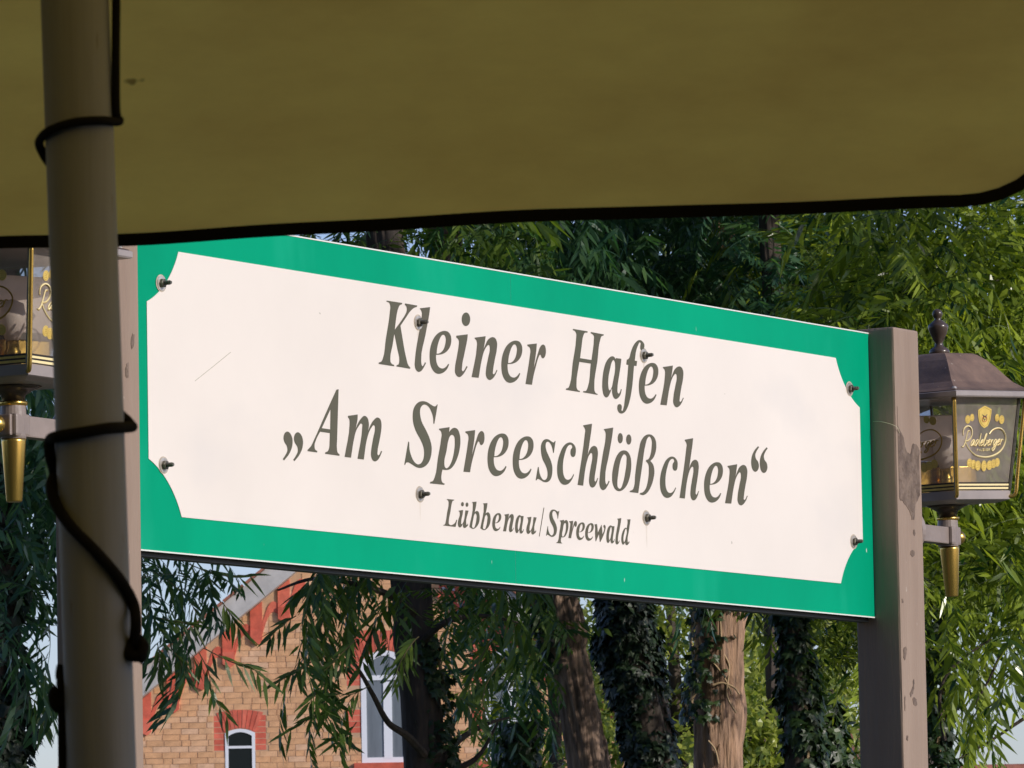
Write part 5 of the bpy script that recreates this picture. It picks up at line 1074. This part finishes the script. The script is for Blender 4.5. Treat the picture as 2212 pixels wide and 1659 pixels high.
for i, l in enumerate(([(735, 1530), (690, 1545), (650, 1560), (622, 1580)], [(672, 1430), (650, 1445), (625, 1455), (605, 1470)], [(700, 1480), (680, 1500), (668, 1520)], [(770, 1380), (730, 1420), (700, 1450)], [(905, 1375), (890, 1390), (865, 1430), (850, 1475)], [(890, 1380), (875, 1410), (872, 1460)],
                      [(800, 1480), (760, 1500), (720, 1500), (690, 1530)], [(1060, 1380), (1030, 1440), (1010, 1490)], [(1090, 1420), (1050, 1480), (1040, 1540)], [(980, 1500), (1010, 1520), (1030, 1560)], [(770, 1560), (740, 1600), (720, 1590)], [(640, 1330), (610, 1350), (585, 1375)])):
    spray(t1, [P(x, y, D1-1.2-.1*i % .5) for x, y in l], 50+i, n=9+i % 5, lit=.35 if i in (4, 5) else 0)
ivy_on('ivy climbing the lower right side of the dark willow trunk', [P(960, 1720, D1), P(948, 1600, D1), P(932, 1480, D1), P(915, 1380, D1)], [.05, .05, .04], .10, 420, 31, size=.05)

# T0: left tree, trunk wrapped in ivy at the frame's left edge
D0_ = 29.0
b0, b1 = P(-25, 1720, D0_), P(-35, 1300, D0_)
t0 = thing('willow_tree', 'willow at the left edge whose strands hang behind the left lantern', 'tree', tuple(G0(b0)), (0, 0, 0), GW)
bark_tube('trunk', [G0(b0), b0, b1, b1+Vector((.1, .3, 3.5))], [.25, .16, .14, .08], BARKD, t0, seed=4)
crown(t0, [('box', (-60, 150, 780, 1230, 27.5, 31, 190, 24)), ('short', (-20, 120, 1200, 1380, 28, 30, 30, 8)), ('box', (60, 330, 500, 1050, 29, 31.5, 90, 0)),
           ('dir', (250, 340, 1180, 1280, 27.5, 29.5, 8, 5), -.1, .8), ('short', (300, 450, 1190, 1320, 27.5, 29, 20, 8)), ('dir', (280, 430, 1150, 1200, 27.5, 29.5, 9, 6), .1, .5), ('dir', (330, 400, 1340, 1380, 27.8, 28.6, 4, 3), 0, .9),
           ('dir', (0, 90, 1350, 1480, 27.6, 29, 6, 4), 0, .8), ('ell', ((b1.x+.3, b1.y+.6, 8.6), (3.0, 2.8, 2.8), 560))], 22, LEAFB, tshift=-.05)
for i, l in enumerate(([(320, 1230), (370, 1260), (410, 1300), (430, 1340)], [(400, 1215), (450, 1235), (500, 1245), (545, 1240)], [(320, 1330), (370, 1340), (420, 1350)], [(440, 1400), (500, 1430), (540, 1440), (575, 1470)], [(430, 1410), (450, 1450), (460, 1500), (490, 1545)], [(340, 1390), (345, 1420), (340, 1450)], [(370, 1400), (390, 1430), (400, 1460)], [(480, 1300), (500, 1330), (520, 1360)], [(80, 1440), (100, 1480), (105, 1530)], [(60, 1500), (85, 1530), (95, 1570)])):
    spray(t0, [P(x, y, 28.2-.1*(i % 4)) for x, y in l], 80+i, n=11+i % 4, lit=.1)
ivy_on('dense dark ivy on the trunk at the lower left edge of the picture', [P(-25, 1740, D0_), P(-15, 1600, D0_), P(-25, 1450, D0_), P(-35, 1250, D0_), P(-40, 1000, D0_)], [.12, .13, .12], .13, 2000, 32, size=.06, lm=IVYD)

# T2: leaning brown trunk
D2 = 32.0
c0, c1, c2_, c3 = P(1287, 1720, D2), P(1258, 1560, D2), P(1225, 1400, D2), P(1192, 1240, D2)
t2 = thing('willow_tree', 'leaning brown willow trunk right of the brick house', 'tree', tuple(G0(c0, .35)), (0, 0, 0), GW)
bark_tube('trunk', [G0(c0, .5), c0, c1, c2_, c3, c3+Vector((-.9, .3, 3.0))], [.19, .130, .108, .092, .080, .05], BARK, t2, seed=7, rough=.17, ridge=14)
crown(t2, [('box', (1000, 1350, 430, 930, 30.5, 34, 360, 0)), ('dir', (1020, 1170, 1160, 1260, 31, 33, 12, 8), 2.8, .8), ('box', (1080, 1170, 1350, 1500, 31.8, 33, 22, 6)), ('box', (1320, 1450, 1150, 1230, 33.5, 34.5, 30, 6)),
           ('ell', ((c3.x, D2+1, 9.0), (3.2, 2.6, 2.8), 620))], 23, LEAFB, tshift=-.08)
crown(t2, [('short', (940, 1180, 1270, 1650, 32.5, 34, 40, 14))], 71, LEAFS, 'sunlit_tint_twigs', .1)  # twigs in the sunlit leaf tint, sunlight painted on them
ivy_on('ivy tufts on the upper left of the leaning brown trunk', [P(1165, 1250, D2), P(1180, 1350, D2), P(1210, 1450, D2)], [.03, .03, .03], .12, 260, 33, size=.055)
ivy_on('ivy bush low between the house and the leaning trunk', [P(1130, 1740, D2+.5), P(1120, 1640, D2+.5), P(1130, 1560, D2+.5)], [.07, .06, .03], .12, 380, 39, size=.055)

# T5: trunk buried in dark ivy right of the leaning one
D5 = 33.5
e0, e1 = P(1420, 1740, D5), P(1345, 1230, D5)
t5 = thing('willow_tree', 'trunk wrapped wholly in dark ivy between two brown trunks', 'tree', tuple(G0(e0)), (0, 0, 0), GW)
bark_tube('trunk', [G0(e0), e0, e1, e1+Vector((0, .2, 3.2))], [.2, .13, .11, .06], BARKD, t5, seed=9)
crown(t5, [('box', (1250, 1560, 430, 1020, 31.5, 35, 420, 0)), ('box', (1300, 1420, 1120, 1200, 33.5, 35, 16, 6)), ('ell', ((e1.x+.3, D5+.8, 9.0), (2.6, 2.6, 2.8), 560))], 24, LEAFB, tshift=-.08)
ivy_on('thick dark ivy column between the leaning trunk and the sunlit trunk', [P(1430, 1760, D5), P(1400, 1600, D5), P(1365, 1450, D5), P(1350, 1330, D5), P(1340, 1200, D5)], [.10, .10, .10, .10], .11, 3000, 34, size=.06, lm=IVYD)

# T3: broad trunk with sunlit right side
D3_ = 34.5
f0, f1, f2 = P(1553, 1730, D3_), P(1555, 1500, D3_), P(1556, 1290, D3_)
t3 = thing('willow_tree', 'broad willow trunk with rough bark lit by the sun on its right side', 'tree', tuple(G0(f0)), (0, 0, 0), GW)
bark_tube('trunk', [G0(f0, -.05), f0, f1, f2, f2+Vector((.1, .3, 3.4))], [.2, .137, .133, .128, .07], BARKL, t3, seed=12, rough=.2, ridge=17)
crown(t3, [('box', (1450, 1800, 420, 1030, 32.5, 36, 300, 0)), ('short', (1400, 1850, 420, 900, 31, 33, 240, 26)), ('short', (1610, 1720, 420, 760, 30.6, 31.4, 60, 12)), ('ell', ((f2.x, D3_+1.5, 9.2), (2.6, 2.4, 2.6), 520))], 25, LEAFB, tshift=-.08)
ivy_on('ivy runners crossing the sunlit trunk', [P(1515, 1560, D3_-.05), P(1530, 1450, D3_-.05), P(1545, 1340, D3_-.05), P(1560, 1300, D3_-.05)], [.10, .11, .12, .13], .06, 170, 35, size=.05, face=(-.5, .6))
bm = bmesh.new()
for l in ([(1508, 1370), (1520, 1410), (1548, 1440), (1568, 1470), (1580, 1500)], [(1555, 1320), (1560, 1400), (1575, 1440), (1570, 1500), (1590, 1540)], [(1540, 1480), (1560, 1475), (1585, 1485), (1597, 1500)], [(1530, 1600), (1545, 1620), (1552, 1650)]):
    bm = bmesh.new(); tube_bm(bm, crom([P(x, y, D3_-.145) for x, y in l], 6), .006, 6); link('climbing_root', frommesh(bm), VINE, t3, world=True)

# T4: thin ivy clad trunk near the right post
D4 = 31.0
g0_, g1_ = P(1725, 1740, D4), P(1705, 1260, D4)
t4 = thing('willow_tree', 'thin dark trunk just left of the right sign post', 'tree', tuple(G0(g0_)), (0, 0, 0), GW)
bark_tube('trunk', [G0(g0_), g0_, g1_, g1_+Vector((-.1, .2, 3.4))], [.12, .062, .056, .04], BARKD, t4, seed=15)
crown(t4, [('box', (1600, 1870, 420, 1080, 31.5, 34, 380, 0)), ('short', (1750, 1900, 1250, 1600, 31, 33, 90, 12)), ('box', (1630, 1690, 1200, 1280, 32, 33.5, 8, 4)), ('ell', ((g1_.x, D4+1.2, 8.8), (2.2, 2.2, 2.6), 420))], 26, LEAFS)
ivy_on('leafy ivy on the thin trunk beside the right sign post', [P(1740, 1760, D4), P(1735, 1600, D4), P(1722, 1450, D4), P(1712, 1330, D4), P(1705, 1230, D4)], [.05, .05, .045], .09, 800, 36, size=.065)
ivy_on('ivy spilling low beside the dark face of the right sign post', [P(1800, 1780, D4+.4), P(1790, 1680, D4+.4), P(1765, 1580, D4+.4), P(1755, 1500, D4+.4)], [.08, .08, .06, .03], .18, 900, 40, size=.065)

# T6: big sunlit willow on the right
D6 = 29.0
h0, h1 = P(2085, 1740, D6+2), P(2030, 1250, D6+2)
t6 = thing('willow_tree', 'large sunlit bright green willow filling the right of the picture', 'tree', tuple(G0(h0, .8)), (0, 0, 0), GW)
bark_tube('trunk', [G0(h0, .9), h0+Vector((.8, 0, 0)), h1+Vector((.9, .2, 0)), h1+Vector((1.2, .6, 4))], [.3, .22, .2, .1], BARKD, t6, seed=18)
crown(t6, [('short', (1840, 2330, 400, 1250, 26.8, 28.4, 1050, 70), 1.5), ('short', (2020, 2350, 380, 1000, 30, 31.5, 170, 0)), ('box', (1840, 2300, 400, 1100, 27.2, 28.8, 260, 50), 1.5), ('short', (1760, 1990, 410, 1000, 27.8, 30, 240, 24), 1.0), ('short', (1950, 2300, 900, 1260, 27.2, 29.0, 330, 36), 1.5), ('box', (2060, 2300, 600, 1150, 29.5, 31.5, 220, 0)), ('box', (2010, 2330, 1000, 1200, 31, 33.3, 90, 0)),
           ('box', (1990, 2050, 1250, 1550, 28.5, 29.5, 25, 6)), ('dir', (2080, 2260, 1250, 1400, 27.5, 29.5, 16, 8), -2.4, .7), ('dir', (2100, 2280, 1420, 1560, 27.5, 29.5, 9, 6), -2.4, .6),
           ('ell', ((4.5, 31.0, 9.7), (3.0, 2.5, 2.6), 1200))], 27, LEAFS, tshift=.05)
ivy_on('ivy fringe hanging just right of the right sign post', [P(2018, 1740, D6), P(2012, 1600, D6), P(2020, 1480, D6), P(2015, 1300, D6)], [.05, .05, .05, .05], .12, 620, 37, size=.055)
bm = bmesh.new()
for l in ([(2300, 1180), (2240, 1300), (2170, 1400), (2130, 1480), (2080, 1560)], [(2290, 1500), (2200, 1560), (2140, 1600), (2070, 1640)], [(2250, 560), (2130, 610), (2050, 600), (1960, 570)], [(2040, 1600), (2030, 1500), (2060, 1440), (2140, 1380)]):
    bm = bmesh.new(); tube_bm(bm, crom([P(x, y, D6-.6) for x, y in l], 6), [.012-.008*i/(6*(len(l)-1)) for i in range(6*(len(l)-1)+1)], 6); link('branch', frommesh(bm), BARKD, t6, world=True)

# far shrubs and trees between the trunks
def far_tree(label, px, py, D, rad, n, seed, leaf=.085, tsh=0.0, trunk=True):
    r = np.random.default_rng(seed); c = P(px, py, D); t = thing('distant_tree', label, 'tree', (c.x, c.y, 0), (0, 0, 0), 'distant trees seen between the trunks')
    nb = 26; cc = ellpts(r, tuple(c), rad, nb, .2); k = r.integers(0, nb, n)
    pos = cc[k]+norm(r.normal(0, 1, (n, 3)))*(r.uniform(.2, 1, n)**.5)[:, None]*np.array(rad)*.30
    d = norm(r.normal(0, 1, (n, 3))+np.array([0, 0, -.5])); side = norm(np.cross(d, norm(r.normal(0, 1, (n, 3)))))
    V = tri_leaf(pos, d, side, leaf*r.uniform(.6, 1.3, n), leaf*.42*r.uniform(.7, 1.2, n), .5, .1)
    F = (LF[None]+6*np.arange(n)[:, None, None]).reshape(-1, 3)
    link('crown', np_mesh(V.reshape(-1, 3), F, np.repeat(np.clip(r.normal(.5+tsh, .25, n), 0, 1), 6)), BUSH, t, world=True)
    bm = bmesh.new(); tube_bm(bm, [(c.x, c.y, 0), (c.x+.1, c.y, c.z*.6), (c.x, c.y, c.z+rad[2]*.6)], [.12, .09, .03], 8)
    for q in range(7):
        e = Vector(cc[q]); tube_bm(bm, [Vector((c.x, c.y, c.z-.5)), (Vector((c.x, c.y, c.z))+e)/2, e], [.05, .03, .01], 6)
    link('trunk', frommesh(bm), BARKD, t, world=True)
far_tree('yellow green distant tree between the ivy column and the sunlit trunk', 1450, 1500, 46, (.9, .8, 1.4), 6500, 61)
far_tree('yellow green distant shrub right of the sunlit trunk', 1660, 1520, 44, (.6, .7, 1.6), 6000, 62)
far_tree('loose distant tree behind the thin ivy trunk', 1800, 1400, 48, (.9, .8, 1.2), 4200, 63)
far_tree('distant tree low behind the leaning trunk', 1190, 1560, 52, (.55, .8, 1.3), 2400, 64)
far_tree('distant tree behind the left edge willow', -30, 950, 50, (1.0, 1, 1.2), 2500, 65, tsh=-.2)
far_tree('distant tree top behind the centre of the sign', 1350, 760, 50, (2.6, 1.5, 1.4), 9000, 66, leaf=.13, tsh=-.15)
far_tree('distant tree behind the right sign post', 1950, 850, 50, (1.4, 1.5, 1.2), 5000, 67, leaf=.12)

for i_, (x_, y_, h_, lb_) in enumerate(((-10, -3, 7.5, 'nearer'), (-11.5, 4, 8.0, 'middle'), (-12.5, 11, 8.5, 'farther'))):  # unseen trees added to block sky light from the left
    tt_ = thing('sky_blocker_tree', 'tall unseen tree added left of the terrace to block sky light, the %s of three' % lb_, 'tree', (x_, y_, 0), (0, 0, 0), 'added sky blocking trees left of the terrace')
    bark_tube('trunk', [Vector((x_, y_, 0)), Vector((x_+.2, y_, 3)), Vector((x_, y_+.2, h_))], [.3, .22, .1], BARKD, tt_, seed=30+i_, seg=16, step=.3)
    crown(tt_, [('ell', ((x_, y_, h_*.72), (3.4, 3.6, h_*.55), 1100))], 90+i_, LEAFB, tshift=-.1)

t7 = thing('willow_tree', 'unseen willow added beyond the right edge to shade the left foliage', 'tree', (5.2, 24.5, 0), (0, 0, 0), GW)  # added outside the view to shade the foliage on the left
bark_tube('trunk', [Vector((5.2, 24.5, 0)), Vector((5.0, 24.4, 3)), Vector((4.7, 24.2, 6.5)), Vector((4.5, 24.2, 9))], [.3, .22, .15, .06], BARKD, t7, seed=40, seg=20, step=.2)
crown(t7, [('ell', ((4.2, 23.3, 6.9), (1.2, 1.3, 1.9), 420)), ('ell', ((4.7, 25.0, 8.3), (1.6, 1.6, 1.6), 520))], 95, LEAF)
t8 = thing('sky_blocker_tree', 'unseen willow added over the terrace to keep the post side dark', 'tree', (-5.2, 6.5, 0), (0, 0, 0), 'added sky blocking trees left of the terrace')  # crown added above the view to darken the shaded post faces
bark_tube('trunk', [Vector((-5.2, 6.5, 0)), Vector((-5.0, 6.5, 3)), Vector((-4.2, 6.6, 6.5)), Vector((-4, 6.5, 9))], [.4, .3, .2, .1], BARKD, t8, seed=41, seg=20, step=.2)
crown(t8, [('ell', ((-3.9, 6.0, 8.2), (3.9, 6.2, 3.9), 2300)), ('ell', ((.3, 4.2, 8.6), (3.6, 4.8, 2.4), 2400)), ('ell', ((-2.2, 11.0, 7.6), (1.6, 2.5, 1.6), 700))], 96, LEAFB, tshift=-.1)

for i_, (x_, lb_) in enumerate(((-20, 'left'), (-6, 'middle'), (8, 'right'))):  # unseen trees added to block more sky above the wall
    tt_ = thing('sky_blocker_tree', 'very tall unseen tree added behind the wall to block sky light, the %s one of three' % lb_, 'tree', (x_, -14, 0), (0, 0, 0), 'added sky blocking trees behind the wall')
    bark_tube('trunk', [Vector((x_, -14, 0)), Vector((x_+.2, -14, 7)), Vector((x_, -13.8, 15))], [.6, .4, .15], BARKD, tt_, seed=50+i_, seg=14, step=.6)
    r_ = np.random.default_rng(150+i_); pos_ = ellpts(r_, (x_, -14, 13.5), (8.2, 3.5, 7.0), 2400, .55)
    V_, F_, T_ = scatter(pos_, r_.uniform(-3, 3, 2400), r_.normal(.1, .5, 2400), r_.uniform(3.0, 4.2, 2400), SPRC, r_)
    link('crown', np_mesh(V_, F_, T_), LEAFB, tt_, world=True)
